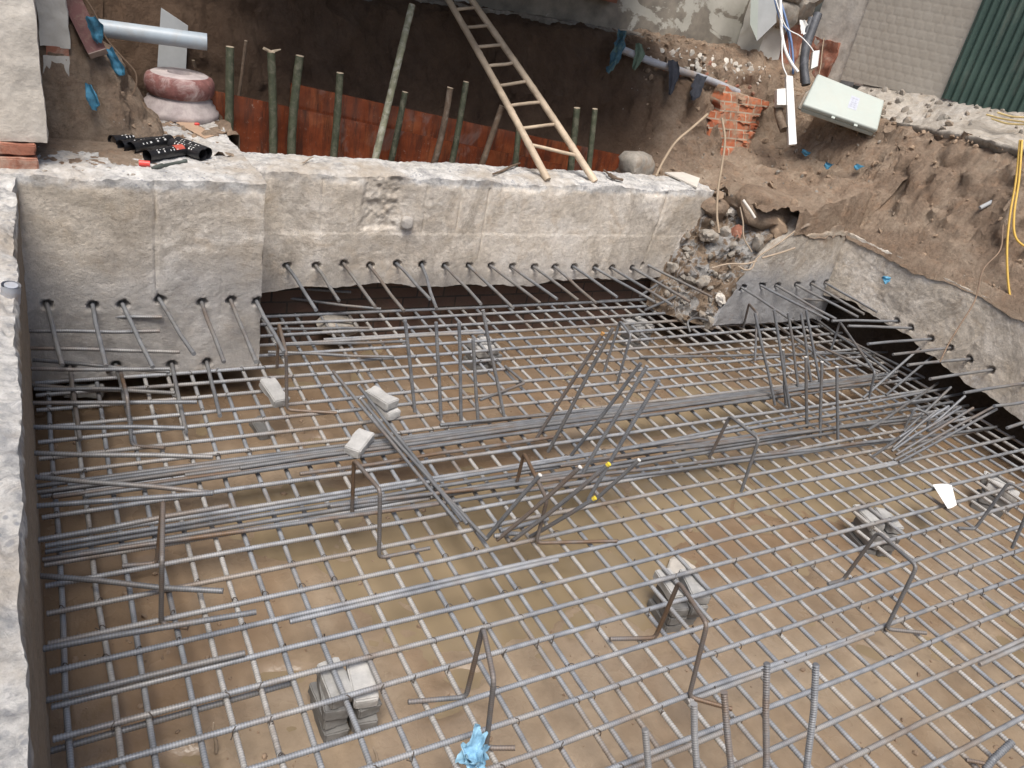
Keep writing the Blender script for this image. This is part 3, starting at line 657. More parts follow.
# left-hand beam beside the camera
lh = [((33,385),(175,393)),((33,403),(197,402)),((33,427),(185,428)),((33,453),(213,457)),((35,477),(213,493)),((36,506),(213,493)),((38,540),(228,506)),((41,576),(223,591)),((43,649),(256,612)),((47,700),(245,653)),((51,751),(295,682))]
lp = [at(*a, X=-.145) for a, b in lh]
lb = beam('left_concrete_beam', 'rough concrete beam down the left edge, chipped white on top and brown on its side', M['conc_left'], -2.3, 4.86, .011, .55, -.35, 1.235,
    lambda s, d, z: np.stack([-.150+.035*(z/1.2)-d, s, z], -1), 1, holes=[(p[1], p[2]) for p in lp], seed=21., amp=.008, chip=.05, db=.012, chipf=.8)
for (a, b), p in zip(lh, lp): dowel(lb, p, at(*b, z=p[2]), .0125)
for (a, b) in (((36,314),(162,317)), ((36,331),(160,331)), ((36,348),(180,352)), ((36,368),(170,369))):
    q = at(*b, z=.40-(a[1]-314)*.0025); p = at(*a, z=.40-(a[1]-314)*.0025); p[0] = -.145; dowel(lb, p, q)
# dark buried brickwork below the back beam
def sheet(mb, fn, us, vs, amp=.012, s=9., seed=0.):
    U, W = np.meshgrid(us, vs, indexing='ij'); V = fn(U, W); V = V+amp*np.stack([fbm(V, s, 4, seed), fbm(V, s, 4, seed+7), fbm(V, s, 4, seed+3)], -1); return mb.grid(V)
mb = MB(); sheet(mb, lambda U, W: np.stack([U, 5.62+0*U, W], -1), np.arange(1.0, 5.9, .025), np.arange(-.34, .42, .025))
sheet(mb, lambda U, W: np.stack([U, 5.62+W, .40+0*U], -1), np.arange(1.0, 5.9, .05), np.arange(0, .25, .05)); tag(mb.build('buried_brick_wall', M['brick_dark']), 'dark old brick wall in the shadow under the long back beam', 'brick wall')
# rubble in the broken corner between the long beam and the wet pier
U, W = np.meshgrid(np.linspace(0, 1, 70), np.linspace(0, 1, 80), indexing='ij')
xl = 4.98+.34*W; xr = np.interp(.02+1.15*W, zk, xk)+.16
V = np.stack([xl*(1-U)+xr*U, 5.50-.60*U**.6+.34*W**1.3, .0+1.13*W**.9], -1)
nn = .08*ridged(V, 4, 4, 3)+.06*fbm(V, 11, 5, 8)+.03*ridged(V, 17, 3, 5); V[..., 1] -= nn; V[..., 0] -= .3*nn; V[..., 2] += .5*nn
V[:, -1] += np.array([0, .30, -.10]); V[:, -2] += np.array([0, .08, -.02])
tag(MB().grid(V).build('rubble_slope', M['rubble_mix']), 'slope of broken concrete and earth between the long back beam and wet pier', 'rubble')
def rub_pt(x, y):
    r = WW+RR*(x-512)/F-UU*(y-384)/F; d = V.reshape(-1, 3)-CAM; t = d@r/(r@r); e = np.linalg.norm(d-t[:, None]*r, axis=1); return V.reshape(-1, 3)[int(np.argmin(e))]-WW*.015
for k, (px_, py_, s, mt, lab) in enumerate(((709, 237, .075, 'rubble', 'jagged grey concrete lump stuck in the rubble slope'), (736, 232, .055, 'red_brick', 'piece of red brick caught in the rubble slope'), (724, 233, .05, 'rubble', 'rounded tan stone beside the red brick piece in the rubble'), (732, 212, .05, 'flat_stone', 'pale stone chip high on the rubble slope'), (758, 243, .06, 'rubble', 'loose gravel lump at the edge of the wet pier'), (776, 229, .08, 'soil_clod', 'brown earth clod above the wet pier edge'), (703, 281, .07, 'rubble', 'grey concrete lump low in the broken corner by bars'), (708, 322, .06, 'rubble', 'tan stone at the foot of the broken corner'), (672, 268, .05, 'rubble', 'stone chip under the right end of the back beam'), (720, 300, .055, 'flat_stone', 'whitish mortar lump at the left edge of the wet pier'))):
    p = rub_pt(px_, py_); mb = MB(); rock(mb, (0, 0, 0), (s*1.2, s, s*.75), rot(k, k*2., k), k*3.1, .55, .7)
    tag(mb.build('rubble_stone', M[mt], smooth=35, local=True, origin=p), lab, 'stone', 'rubble stones in the broken corner')
mb = MB(); rock(mb, (0, 0, 0), (.46, .32, .17), rot(.1, .1, -.2), 14.2, .42, .4); tag(mb.build('earth_mound', M['soil'], smooth=50, local=True, origin=(6.02, 5.36, 1.07)), 'large brown earth lump slumped over the back of the wet pier', 'earth lump')
mb = MB(); rock(mb, (0, 0, 0), (.26, .18, .13), rot(.3, .1, .4), 24.2, .38, .45); tag(mb.build('earth_mound', M['soil'], smooth=50, local=True, origin=(5.55, 5.55, .98)), 'brown earth lump at the top of the rubble slope', 'earth lump')
rmb = MB()
for k in range(110):
    u, w = random.random(), random.random(); i, j = int(u*69), int(w*77); s = .007+.05*random.random()**3
    rock(rmb, V[i, j]+np.array([0, -.012, .01]), (s, s, s*.7), rot(k, k*1.3, k*.7), k*1.7, .35, .5, 0, True)
kind(rmb.build('rubble_gravel', M['rubble'], smooth=30), 'stuff')

# ------------------------------------------------------------------ REBAR MAT
mat_root = empty('rebar_mat', (3.2, 2.6, 0), 'tied mat of grey ribbed steel bars covering the whole floor of the pit', 'rebar mat')
ys_bar = [1.882+.168*k for k in range(-9, 5)] + [2.554+.1605*k for k in range(1, 11)] + [4.159+.157*k for k in range(1, 10)]
xs_bar = [-.077, .064, .181, .332, .46, .595, .728, .897, 1.051, 1.195, 1.353, 1.508, 1.633, 1.808, 1.89, 2.029, 2.151, 2.31, 2.46, 2.61, 2.769, 2.917, 3.064, 3.212, 3.365, 3.52, 3.68, 3.84, 3.97, 4.117]
xs_bar += [4.117+.152*k for k in range(1, 19)]
for y in ys_bar:
    j = RNG.normal(0, .013); x0, x1 = -.135, 6.86+RNG.uniform(-.12, .1)
    if y < .6: x0 = 1.0
    pts = rnd_pts((x0, y+j, .0105), (x1, y+j*.3+RNG.normal(0, .01), .0105), 9, .0045); pts[:, 2] = .0122+RNG.normal(0, .0022, 9)
    MB().tube(pts, .0122, 8, .0055, .105).build('long_bar', M['bar_top'], mat_root)
    if random.random() < .35:                              # lap splice: a second bar tied alongside
        a = RNG.uniform(.6, 5.2); l = RNG.uniform(.7, 1.6); sgn = random.choice((-1, 1))
        MB().tube(rnd_pts((a, y+j+sgn*.026, .0125), (min(a+l, 6.8), y+j+sgn*.0245, .0125), 5, .0015), .0120, 8, .0055, .105).build('lap_bar', M['bar_top'], mat_root)
for x in xs_bar:
    j = RNG.normal(0, .011); y1 = 4.95 if x < 1.2 else (5.72 if x < 5.3 else 5.2); y0 = -.6 if x > .9 else .9
    pts = rnd_pts((x+j, y0, -.0105), (x-j, y1+RNG.uniform(-.05, .05), -.0105), 9, .004); pts[:, 2] = -.0122+RNG.normal(0, .0016, 9)
    MB().tube(pts, .0118, 8, .0058, .10).build('cross_bar', M['bar_low'] if random.random() < .75 else M['bar_top'], mat_root)
# tie wire twists at many crossings: one countless part
tw = MB()
for y in ys_bar:
    for x in xs_bar:
        if y < 1.0 or random.random() > .62 or y > 4.8: continue
        a = random.choice((.785, -.785))+random.uniform(-.2, .2); u = np.array([math.cos(a), math.sin(a), 0])
        P = [np.array([x, y, 0])+u*.016*math.cos(t)+np.array([0, 0, .0245*math.sin(t)+.002]) for t in np.linspace(-.4, math.pi+.4, 7)]
        P.append(P[-1]+np.array([random.uniform(-.02, .02), random.uniform(-.02, .02), random.uniform(.0, .02)])); tw.tube(P, .0024, 5)
o = tw.build('tie_wire', M['tie'], mat_root); o['kind'] = 'stuff'

# ------------------------------------------------------------------ loose rods
def rod(p, q, label, mat='rod', r=.0116, tip=None, group=None, cat='steel rod', crook=.003, name='steel_rod', ribs=.10):
    p = np.asarray(p, float); q = np.asarray(q, float)
    L = np.linalg.norm(q-p); k = max(4, int(L/.5)+2); org = tuple(float(v) for v in (p if p[2] <= q[2] else q))
    mb = MB().tube(rnd_pts(p, q, k, crook), r, 8, .0058, ribs); mats = [M[mat]]
    o = mb.build(name, mats, origin=org); tag(o, label, cat, group)
    if tip:
        u = (q-p)/L; MB().tube([q-u*(.014 if 'yellow' in tip or 'rust' in tip else .002)-np.array(org), q+u*.003-np.array(org)], r*1.06, 10).build('rod_tip', M[tip], o)
    return o
def lying(a, b, label, z=.033, z2=None, **k): return rod(at(*a, z=z), at(*b, z=z if z2 is None else z2), label, **k)
GL = 'long loose rods laid across the mat'
pA, pB = at(36, 486, z=.035), at(890, 372, z=.035); ub = (pB-pA)/np.linalg.norm(pB-pA); nb_ = np.array([ub[1], -ub[0], 0])
for k, (t0, t1, lab, mt) in enumerate(((.0,.98,'uppermost long grey rod of the tight bundle crossing the mat','rod'),(.02,1.0,'second long rod down in the tight bundle crossing the mat','rod'),(.0,.96,'third long dark rod down in the tight bundle','rod'),(.10,1.0,'long rod starting near the left dowels, fourth in the tight bundle','rod'),(.01,.97,'long rod fifth down in the tight bundle','rod_rust'),(.03,.80,'lowest rod of the tight bundle, ending right of the middle','rod'))):
    w_ = .0275*k+RNG.normal(0, .003); rod(pA+(pB-pA)*t0+nb_*w_, pA+(pB-pA)*t1+nb_*(w_+.012*RNG.normal()), lab, mat=mt, group=GL, crook=.002)
for a, b, z, lab, mt in (
    ((240,468),(880,378),.056,'rod lying on top of the tight bundle of long rods','rod'),
    ((45,546),(1030,382),.057,'very long grey rod crossing from left wall up to the right beam','rod_blue'),
    ((45,552),(952,402),.036,'long rod just below the very long grey one','rod'),
    ((60,556),(906,416),.036,'long rod ending left of the crossed bars by the right beam','rod'),
    ((300,521),(996,427),.036,'long rod with its right end over the black undercut','rod'),
    ((42,560),(610,478),.036,'long dusty rod beginning low at the left wall','rod_rust'),
    ((560,466),(775,434),.05,'short rusty rod lying among the long rods in the middle','rod_rust'),
    ((430,497),(838,432),.034,'medium long rod passing under the leaning capped rods','rod'),
    ((440,425),(870,384),.034,'short straight rod beside the tight bundle on the right half','rod'),
    ((300,474),(560,436),.034,'dusty orange rod below the bundle near the leaning pair','rod_rust'),
    ((520,470),(1012,405),.056,'long grey rod over the mat ending at the third hole of the right beam','rod'),
    ((600,453),(1020,374),.056,'long rod crossing high over the others towards the right beam','rod_blue'),
    ((330,506),(905,438),.056,'long slightly rusty rod low in the middle of the mat','rod_rust'),
    ((622,449),(940,419),.036,'medium rod below the very long one, right half of the mat','rod'),
    ((640,357),(900,352),.034,'thin dark rod far back near the wet pier','rod')):
    lying(a, b, lab, z, mat=mt, group=GL)
GP = 'rods leaning diagonally over the bundle'
for a, b, za, zb, lab in (((333,371),(458,523),.17,.035,'leaning rod with the highest brown end, left of the diagonal pair'),((359,386),(462,521),.16,.035,'leaning rod with a cut end beside the cement brick pair'),((361,399),(467,524),.14,.04,'leaning rod with a bright end nearest the bricks'),((372,416),(487,540),.11,.04,'lowest leaning rod of the diagonal sheaf with a white end')):
    rod(at(*b, z=zb), at(*a, z=za), lab, mat='rod_rust' if 'brown' in lab else 'rod', tip='white_tip' if 'highest' not in lab else None, group=GP, r=.0105)
GC = 'rods of the leaning column cage in the middle'
def lean(b, t, label, mat='rod', tip=None, group=None, zb=.0, k=1.0, r=.0114, **kw):
    B = at(*b, z=zb); return rod(B, B+(above(B, *t)-B)*k, label, mat=mat, tip=tip, group=group, r=r, **kw)
for b, t, lab, mt, tip in (
    ((535,441),(603,333),'tall slanted rod with an orange rusty upper end','rod_rust','orange_rust'),
    ((548,452),(613,328),'tall slanted rod just right of the orange tipped one','rod',None),
    ((569,458),(641,363),'slanted rod left in the trio right of centre','rod',None),
    ((578,482),(647,366),'middle slanted rod in the trio right of centre','rod_blue',None),
    ((588,500),(659,380),'rightmost slanted rod in the trio right of centre','rod_blue',None),
    ((487,538),(540,475),'short leaning rod with a white end, leftmost of the capped group','rod','white_tip'),
    ((497,540),(580,467),'leaning rod with a white end in the middle of the capped group','rod_rust','white_tip'),
    ((512,541),(609,464),'leaning rusty rod with a yellow end, upper of the two yellow tips','rod_rust','yellow_tip'),
    ((592,503),(639,460),'short dark leaning rod with a pale end, rightmost of the capped group','rod','white_tip'),
    ((530,537),(595,498),'low leaning rod with a yellow end, lower of the two yellow tips','rod_rust','yellow_tip')):
    lean(b, t, lab, mt, tip, GC)
for a, b, lab in (((494,536),(520,534),'short bright rod stub lying at the foot of the capped group'),((500,531),(548,519),'dark rod stub lying under the capped rods')):
    lying(a, b, lab, .03, mat='rod_blue', r=.0125)
GU = 'upright rods beyond the bundle'
for b, t, lab in (((415,412),(405,320),'leftmost upright rod beyond the bundle'),((441,418),(436,322),'upright rod second from the left beyond the bundle'),((461,421),(459,322),'upright rod left of the small brick pile beyond the bundle'),((478,420),(473,339),'shorter upright rod in front of the brick pile'),((504,416),(483,310),'tallest upright rod, tilting left beside the brick pile')):
    lean(b, t, lab, 'rod_blue', None, GU, .02)
GR = 'upright rods of the right hand column cage'
for b, t, lab, tip in (((775,405),(755,313),'leftmost upright rod in the right hand cage',None),((790,409),(774,310),'second upright rod in the right hand cage',None),((799,392),(788,313),'dusty upright rod left of centre in the right hand cage',None),((812,386),(801,314),'upright rod in the middle of the right hand cage',None),((821,388),(806,310),'upright rod at the back right of the right hand cage',None),((807,428),(806,357),'short upright rod with the whitest tip in the right hand cage','white_tip'),((820,438),(822,362),'short upright rod with a white tip, middle of three','white_tip'),((838,441),(837,367),'short upright rod with a white tip, rightmost of three','white_tip'),((786,405),(783,350),'short thin upright rod low in the right hand cage','white_tip')):
    lean(b, t, lab, 'rod', tip, GR, .0)
GS = 'rods fanned out by the right beam'
for b, t, lab, mt in (((894,460),(995,406),'upper rod of the thick dark pair pointing at the right beam','rod'),((899,462),(997,409),'lower rod of the thick dark pair pointing at the right beam','rod'),((896,455),(973,408),'fanned rod with a rusty end, lowest but two','rod_rust'),((892,451),(961,407),'fanned rod with a dull end near the middle of the fan','rod_rust'),((904,432),(951,387),'fanned rod rising highest above the right hand fan','rod'),((890,443),(949,406),'fanned rod with a bluish shaft in the fan','rod_blue'),((931,426),(965,396),'short bluish rod at the tip of the fan','rod_blue'),((863,398),(928,341),'slanting rod that reaches the second hole of the right beam','rod_blue'),((886,395),(940,350),'slanting rod right of the one touching the second hole','rod'),((893,448),(935,412),'short dusty rod buried in the middle of the fan','rod'),((872,457),(900,437),'short bent looking rod at the foot of the fan','rod')):
    B = at(*b, z=.03); T = above(B, *t); T2 = at(*t, z=.22); rod(B, T*.35+T2*.65, lab, mat=mt, group=GS, r=.0105)
for a, b, z, lab in (((838,335),(925,378),.05,'dark slanting rod on the far right part of the mat'),((815,318),(890,372),.06,'dark rod parallel to the wet pier dowels, upper'),((816,345),(880,372),.05,'dark rod parallel to the wet pier dowels, lower'),((773,322),(830,365),.05,'thin rusty rod lying behind the right hand cage'),((868,430),(938,383),.06,'long slanting bar between the fan and cage'),((796,298),(840,302),.30,'thin dark bar near the wet pier dowels'),((640,296),(690,262),.30,'short bar crossing the dowels by the broken corner'),((645,310),(700,285),.2,'second bar crossing the dowels by the broken corner')):
    lying(a, b, lab, z, group='short loose bars at the far right')
GF = 'upright starter rods at the bottom edge'
for b, t, lab in (((651,792),(645,729),'leftmost and shortest upright ribbed rod at the bottom edge'),((697,800),(694,704),'second upright ribbed rod from the left at the bottom edge'),((733,800),(724,692),'grey upright ribbed rod left of the rusty one at bottom'),((765,802),(767,663),'rusty upright ribbed rod at the bottom edge'),((803,800),(816,664),'rightmost upright ribbed rod at the bottom, leaning right')):
    lean(b, t, lab, 'rod_rust' if 'rusty' in lab else 'rod_blue', None, GF, 0, r=.0125, ribs=.15)
rod(at(985,770,z=.02), at(1012,742,z=.10), 'thick short ribbed stub in the bottom right corner', mat='rod_blue', r=.016)
lying((966,760), (992,765), 'small bent pale wire by the thick stub at bottom right', .03, mat='rod_rust', r=.009)
for a, b, z, lab in (((285,315),(350,302),.0,'x'),):
    pass
for a, b, z, lab in (((268,296),(381,309),.12,'bar sticking out beside the pier edge, upper of the back left pair'),((285,287),(351,292),.2,'short pale bar behind the pier edge under the back beam'),((268,352),(394,357),.05,'thin bar with a tapering end right of the pier'),((273,329),(369,328),.03,'short double bar lying near the hidden stone'),((275,345),(408,341),.03,'dark bar running right from the pier foot'),((34,389),(122,389),.1,'short bar by the left beam under the pier'),((33,360),(170,372),.2,'bar crossing low in front of the pier face')):
    lying(a, b, lab, z, group='short bars near the back left pier')

# ------------------------------------------------------------------ bent bar chairs (supports for the top mat)
def chair(label, foot1, b1, t1, t2, b2, foot2, rust=False):
    P = []; B1 = at(*b1, z=.018) if b1 else None; B2 = at(*b2, z=.018) if b2 else None
    if foot1: P.append(at(*foot1, z=.03))
    if B1 is not None: P.append(B1); P.append(above(B1, *t1))
    else: P.append(above(B2, *t1))
    T2 = above(B2, *t2) if B2 is not None else at(*t2, z=P[-1][2])
    zt = (P[-1][2]+T2[2])/2
    P[-1] = P[-1]*.5+at(*t1, z=zt)*.5; T2 = T2*.5+at(*t2, z=zt)*.5
    P.append(T2)
    if B2 is not None: P.append(B2)
    if foot2: P.append(at(*foot2, z=.03))
    org = tuple(float(v) for v in (B2 if B2 is not None else B1))
    tag(MB().tube(fillet(P, .032), .0105, 8, .0058, .10).build('bar_chair', M['rod_rust' if rust else 'rod'], origin=org), label, 'bar chair', 'bent bar chairs standing on the mat')
chair('tall bent bar chair beside the brick lying on the bundle', None, (352,513), (354,460), (380,490), (379,558), (430,548), True)
chair('bent bar chair near the left dowels, its top edge seen end on', (122,566), (157,563), (163,501), (162,560), (161,624), (188,628), True)
chair('bent bar chair above the blue plastic bag', (408,702), (466,697), (483,627), (494,680), (486,748), (515,748), True)
chair('bent bar chair in front of the middle brick stack', (610,639), (655,638), (679,582), (707,624), (689,697), (732,709), True)
chair('bent bar chair in front of the right hand brick stack', (828,584), (843,580), (878,532), (917,566), (886,629), (926,633))
chair('bent bar chair at the right edge near the white paper', (958,528), (975,529), (1009,482), (1034,497), (1012,548), None)
chair('thin bent bar chair alone in the open mat right of centre', None, (709,458), (730,416), (759,439), (741,492), None)
chair('bent bar chair at the foot of the capped leaning rods', None, (516,486), (524,453), (547,500), (536,543), (617,541), True)
chair('far bent bar chair right of the orange tipped rod', None, (604,372), (620,321), (631,335), (617,384), None, True)
chair('small bent bar chair in front of the wet pier', None, (743,328), (749,304), (757,313), (755,361), None, True)
chair('bent bar chair behind the small brick by the pier edge', None, (277,368), (279,324), (286,352), (287,410), (337,413), True)
chair('bent bar chair in the shadow by the left beam', None, (107,372), (119,366), (127,396), (132,446), (165,448), True)
chair('bent bar chair near the fan of rods on the right', None, (831,350), (840,322), (875,372), (869,398), None)
chair('bent bar chair under the right end of the long rods', None, (905,428), (915,408), (929,414), (927,432), (952,418))
tag(MB().tube(fillet([at(480,400,z=.03), at(525,383,z=.05), at(505,366,z=.03)], .03), .0105, 8, .0058, .10).build('bar_chair', M['rod'], origin=tuple(at(505, 383, z=.03))), 'bent bar chair toppled flat right of the upright rods', 'bar chair', 'bent bar chairs standing on the mat')
lying((768,453), (800,446), 'rusty stub lying on the mat below the right hand cage', .03, mat='rod_rust')
tag(MB().tube(spline([at(690,332,z=.04), at(688,322,z=.10), at(697,318,z=.12), at(712,322,z=.07)]), .011, 8).build('hooked_wire', M['rod'], origin=tuple(at(690, 332, z=.04))), 'pale hooked bar end at the foot of the broken corner', 'steel rod')

# ------------------------------------------------------------------ cement bricks
BS = (.105, .215, .060)
def put_brick(c, R, label, group, seed, mat='cbrick', size=BS):
    V, Fc = brick_mb(size, seed); o = MB().add(V, Fc).build('cement_brick', M[mat], smooth=40)
    o.matrix_world = Matrix.Translation(Vector([float(v) for v in c])) @ Matrix(np.asarray(R).tolist()).to_4x4()
    return tag(o, label, 'brick', group)
ORD = ['bottom', 'second', 'third', 'top']
def stack(x, y, rz, where, seed, courses=4, skew=.035, zt=-.026):
    z0 = -.28; h = (zt-z0)/courses
    for c in range(courses):
        for k in (-1, 1):
            r = random.Random(seed*31+c*7+k); a = rz+r.uniform(-1, 1)*.11; R = Rz(a)
            p = np.array([x, y, z0+h*(c+.5)])+Rz(rz)@np.array([k*.058+r.uniform(-.012, .012), r.uniform(-skew, skew), 0])
            put_brick(p, R, '%s %s brick of the stack %s' % ('left' if k < 0 else 'right', ['lowest', 'second', 'third', 'top'][c] if courses == 4 else ['lowest', 'middle', 'top'][c], where), 'cement bricks in the stacks under the mat', seed+c*2.3+k, size=(BS[0], BS[1], h-.004))
stack(.945, 2.17, -.05, 'nearest the camera', 3.1)
stack(2.82, 2.19, -.22, 'beside the middle bar chair', 7.7)
stack(4.60, 2.29, -.30, 'left of the white paper scrap', 12.9)
stack(3.00, 5.02, .1, 'behind the upright rods', 17.3, 3)
stack(4.72, 5.22, .25, 'before the right part of the back beam', 23.3, 3)
stack(6.05, 2.30, .5, 'at the right edge of the picture', 29.1, 3)
R1 = rot(0, 0, .35)
p = at(384, 408, z=.055); put_brick(p+np.array([0, 0, 0]), R1, 'lower cement brick of the pair lying on the mat', 'loose cement bricks on the mat', 41)
put_brick(p+np.array([-.02, .02, .064]), rot(0, 0, .42), 'upper cement brick of the pair lying on the mat', 'loose cement bricks on the mat', 43)
put_brick(at(359, 443, z=.080), rot(.06, .05, -.75), 'single pale cement brick resting on the rod bundle', 'loose cement bricks on the mat', 47)
put_brick(at(274, 392, z=.060), rot(.25, 0, .25), 'single cement brick tipped up by the pier edge', 'loose cement bricks on the mat', 53)
put_brick(at(84, 391, z=-.10), rot(0, .1, 1.4), 'grey brick in the shadow under the front of the pier', 'loose cement bricks under the mat', 59)
put_brick(at(262, 428, z=-.24), rot(0, 0, .1), 'dark wet brick on the mud below the tipped up one', 'loose cement bricks under the mat', 61)
mb = MB(); rock(mb, (0, 0, 0), (.17, .12, .06), rot(.1, .15, .3), 4, .3, .6); tag(mb.build('stone_slab', M['rubble'], smooth=35, local=True, origin=tuple(at(339, 325, z=-.06))), 'flat grey stone under the bars right of the pier', 'stone')
mb = MB(); rock(mb, (0, 0, 0), (.13, .09, .03), rot(0, .05, .5), 9, .3, .6); tag(mb.build('pale_lump', M['flat_stone'], smooth=35, local=True, origin=tuple(at(680, 572, z=-.262))), 'pale mortar patch on mud behind the middle brick stack', 'mortar')

# ------------------------------------------------------------------ small things on the mat
P = [at(932,486,z=.03), at(951,487,z=.025), at(956,506,z=.02), at(947,510,z=.09)]
U, W = np.meshgrid(np.linspace(0, 1, 9), np.linspace(0, 1, 9), indexing='ij'); a, b, c, d = P[0], P[1], P[2], P[3]
V = (a*(1-U[..., None])+b*U[..., None])*(1-W[..., None])+(d*(1-U[..., None])+c*U[..., None])*W[..., None]; V[..., 2] += .012*np.sin(U*3)*np.cos(W*2.4)+.012
mb = MB().grid(V); mb.grid(V[::-1]+np.array([0, 0, -.0015])); tag(mb.build('paper_scrap', M['paper'], origin=tuple(P[1])), 'white torn paper scrap lying on the bars at right', 'paper')
c = at(472, 762, z=.03); mb = MB()
for k in range(6):
    aa = k*1.05+.3; hh = .07+.10*random.random()*(1.3 if k % 2 else .6)
    U, W = np.meshgrid(np.linspace(0, 1, 30), np.linspace(-1, 1, 30), indexing='ij')
    q = np.stack([(.05*U)*math.cos(aa)-W*.06*(1.05-U)*math.sin(aa), (.05*U)*math.sin(aa)+W*.06*(1.05-U)*math.cos(aa), hh*U+.012*np.cos(W*6+k)*(1-U)], -1)
    q = q+.022*np.stack([fbm(q, 20, 4, k), fbm(q, 20, 4, k+5), .5*fbm(q, 20, 4, k+9)], -1); mb.grid(q+c); mb.grid((q+c-np.array([0, 0, .0012]))[::-1])
tag(mb.build('plastic_bag', M['blue_bag'], origin=tuple(c)), 'crumpled pale blue plastic bag caught on the bars at bottom', 'plastic bag')
for k, (a, b, lab) in enumerate((((213,715),(216,752),'thin wooden splinter standing in the mud bottom left'),((372,742),(377,768),'wood splinter in the mud beside the nearest brick stack'),((690,432),(720,470),'rusty wire end among the long rods'))):
    B = at(*b, z=-.25); T = above(B, *a); tag(MB().tube(rnd_pts(B, B+(T-B)*.8, 4, .004), [.008, .007, .006, .003], 6).build('wood_splinter', M['twig'], origin=tuple(B)), lab, 'splinter')

# ------------------------------------------------------------------ things on top of the back-left pier
cb = at(183, 116, z=1.262); cb = np.array([cb[0]-.01, cb[1]+.06, 1.258])
root = empty('column_base', cb, 'dusty red and pink turned stone column base standing on the concrete pier', 'column base')
MB().lathe(cb, [(0, 0), (.262, 0), (.27, .015), (.268, .045), (.248, .060), (.243, .085), (.226, .100), (.222, .12), (.205, .132), (.202, .142)], 48).build('base_plinth', M['base_pink'], root)
MB().lathe(cb, [(.202, .140), (.222, .152), (.236, .18), (.240, .215), (.236, .25), (.222, .275), (.195, .288)], 48).build('torus_ring', M['base_red'], root)
MB().lathe(cb, [(.196, .287), (.178, .296), (.085, .296), (.078, .285), (.072, .23), (0, .23)], 48).build('base_top', M['base_pink'], root)
def rail(p, q, r, n=24): return np.array(p), np.array(q)
A = at(100, 28, Y=6.55); Bp = at(207, 42, Y=6.45); u = (Bp-A)/np.linalg.norm(Bp-A); A = A-u*.5
th = np.arange(28)*2*math.pi/28; root = empty('pvc_pipe', Bp, 'thick grey blue plastic pipe end sticking out of the earth heap', 'pipe')
MB().tube([A, Bp], .058, 28, caps=False).tube([Bp, A], .051, 28, caps=False).build('pipe_wall', M['pvc'], root)
N = np.cross(u, [0, 0, 1.]); N /= np.linalg.norm(N); B2 = np.cross(u, N)
ring = np.stack([[Bp+r*(math.cos(t)*N+math.sin(t)*B2) for t in th] for r in (.058, .051)], 0); MB().grid(ring, close_v=True).build('pipe_rim', M['board'], root)
pp = [at(153,74,Y=6.72), at(183,78,Y=6.72), at(188,26,Y=6.78), at(161,8,Y=6.78)]; off = np.array([.004, .02, 0]); pp[0][2] -= .3; pp[1][2] -= .3
tag(MB().hexa(pp+[]+[p+off for p in pp]).build('fibre_board', M['board'], smooth=False, origin=tuple(pp[0])), 'thin grey board standing upright behind the plastic pipe', 'board')
pc_ = [at(176,123,z=1.262), at(190,120,z=1.266), at(214,136,z=1.262), at(205,139,z=1.258)]
tag(MB().hexa([p for p in pc_]+[p+np.array([0, 0, .004]) for p in pc_]).build('cardboard_piece', M['card'], smooth=False, origin=tuple(pc_[0])), 'brown flat cardboard piece in front of the column base', 'cardboard')
def cartridge(a, b, label, r=.036, stripe=True, redend=False):
    A = at(*a, z=1.295); B = at(*b, z=1.295); u = (B-A)/np.linalg.norm(B-A); root = empty('sealant_tube', (A+B)/2-np.array([0, 0, r]), label, 'sealant tube', 'black sealant tubes on the pier')
    L = np.linalg.norm(B-A); t = np.linspace(0, 1, 14); P = A+(B-A)*t[:, None]
    rad = r*(1-.10*np.exp(-((t-.15)/.08)**2)+.03*np.sin(t*31)); mb = MB().tube(P, rad, 16, caps=False); mb.tube(P[::-1], rad[::-1]*.9, 16, caps=False); mb.build('tube_wall', M['black'], root)
    N = np.cross([0, 0, 1.], u); N /= np.linalg.norm(N)
    if N@WW > 0: N = -N
    Up = np.cross(u, N); Up = Up if Up[2] > 0 else -Up
    mb = MB()
    for k in range(7 if stripe else 0):
        for w, (g0, g1) in enumerate(((.5, .8), (1.0, 1.12))):
            if random.random() < .3: continue
            s0 = .2+.09*k; s1 = s0+random.uniform(.02, .055)
            arc = lambda s, g: A+(B-A)*s+r*1.035*(math.cos(g)*N+math.sin(g)*Up)
            mb.grid(np.stack([[arc(s0, g), arc(s1, g)] for g in np.linspace(g0, g1, 4)], 0))
    if mb.n: mb.build('tube_print', M['white_print'], root)
    if redend:
        mb = MB(); arc = lambda s, g: A+(B-A)*s+r*1.04*(math.cos(g)*N+math.sin(g)*Up)
        mb.grid(np.stack([[arc(.72, g), arc(.98, g)] for g in np.linspace(.5, 1.7, 6)], 0)); mb.build('red_print', M['orange_red'], root)
    return root
cartridge((112,141),(148,136),'black sealant tube farthest left, open end towards the left beam')
cartridge((121,146),(158,142),'black sealant tube second from the back with two open ends')
cartridge((131,148),(170,140),'black sealant tube with white lettering in the middle of the heap')
cartridge((147,156),(182,150),'black sealant tube with a red and white print at the front', redend=True)
cartridge((172,144),(203,155),'black sealant tube at the right end of the heap')
cartridge((178,142),(208,153),'black sealant tube behind the right end one')
A = at(139, 163, z=1.272); B = at(150, 164, z=1.272); tag(MB().tube([A, B], .018, 14).build('red_stopper', M['red'], origin=tuple(A)), 'red plastic stopper lying in front of the sealant tubes', 'stopper')
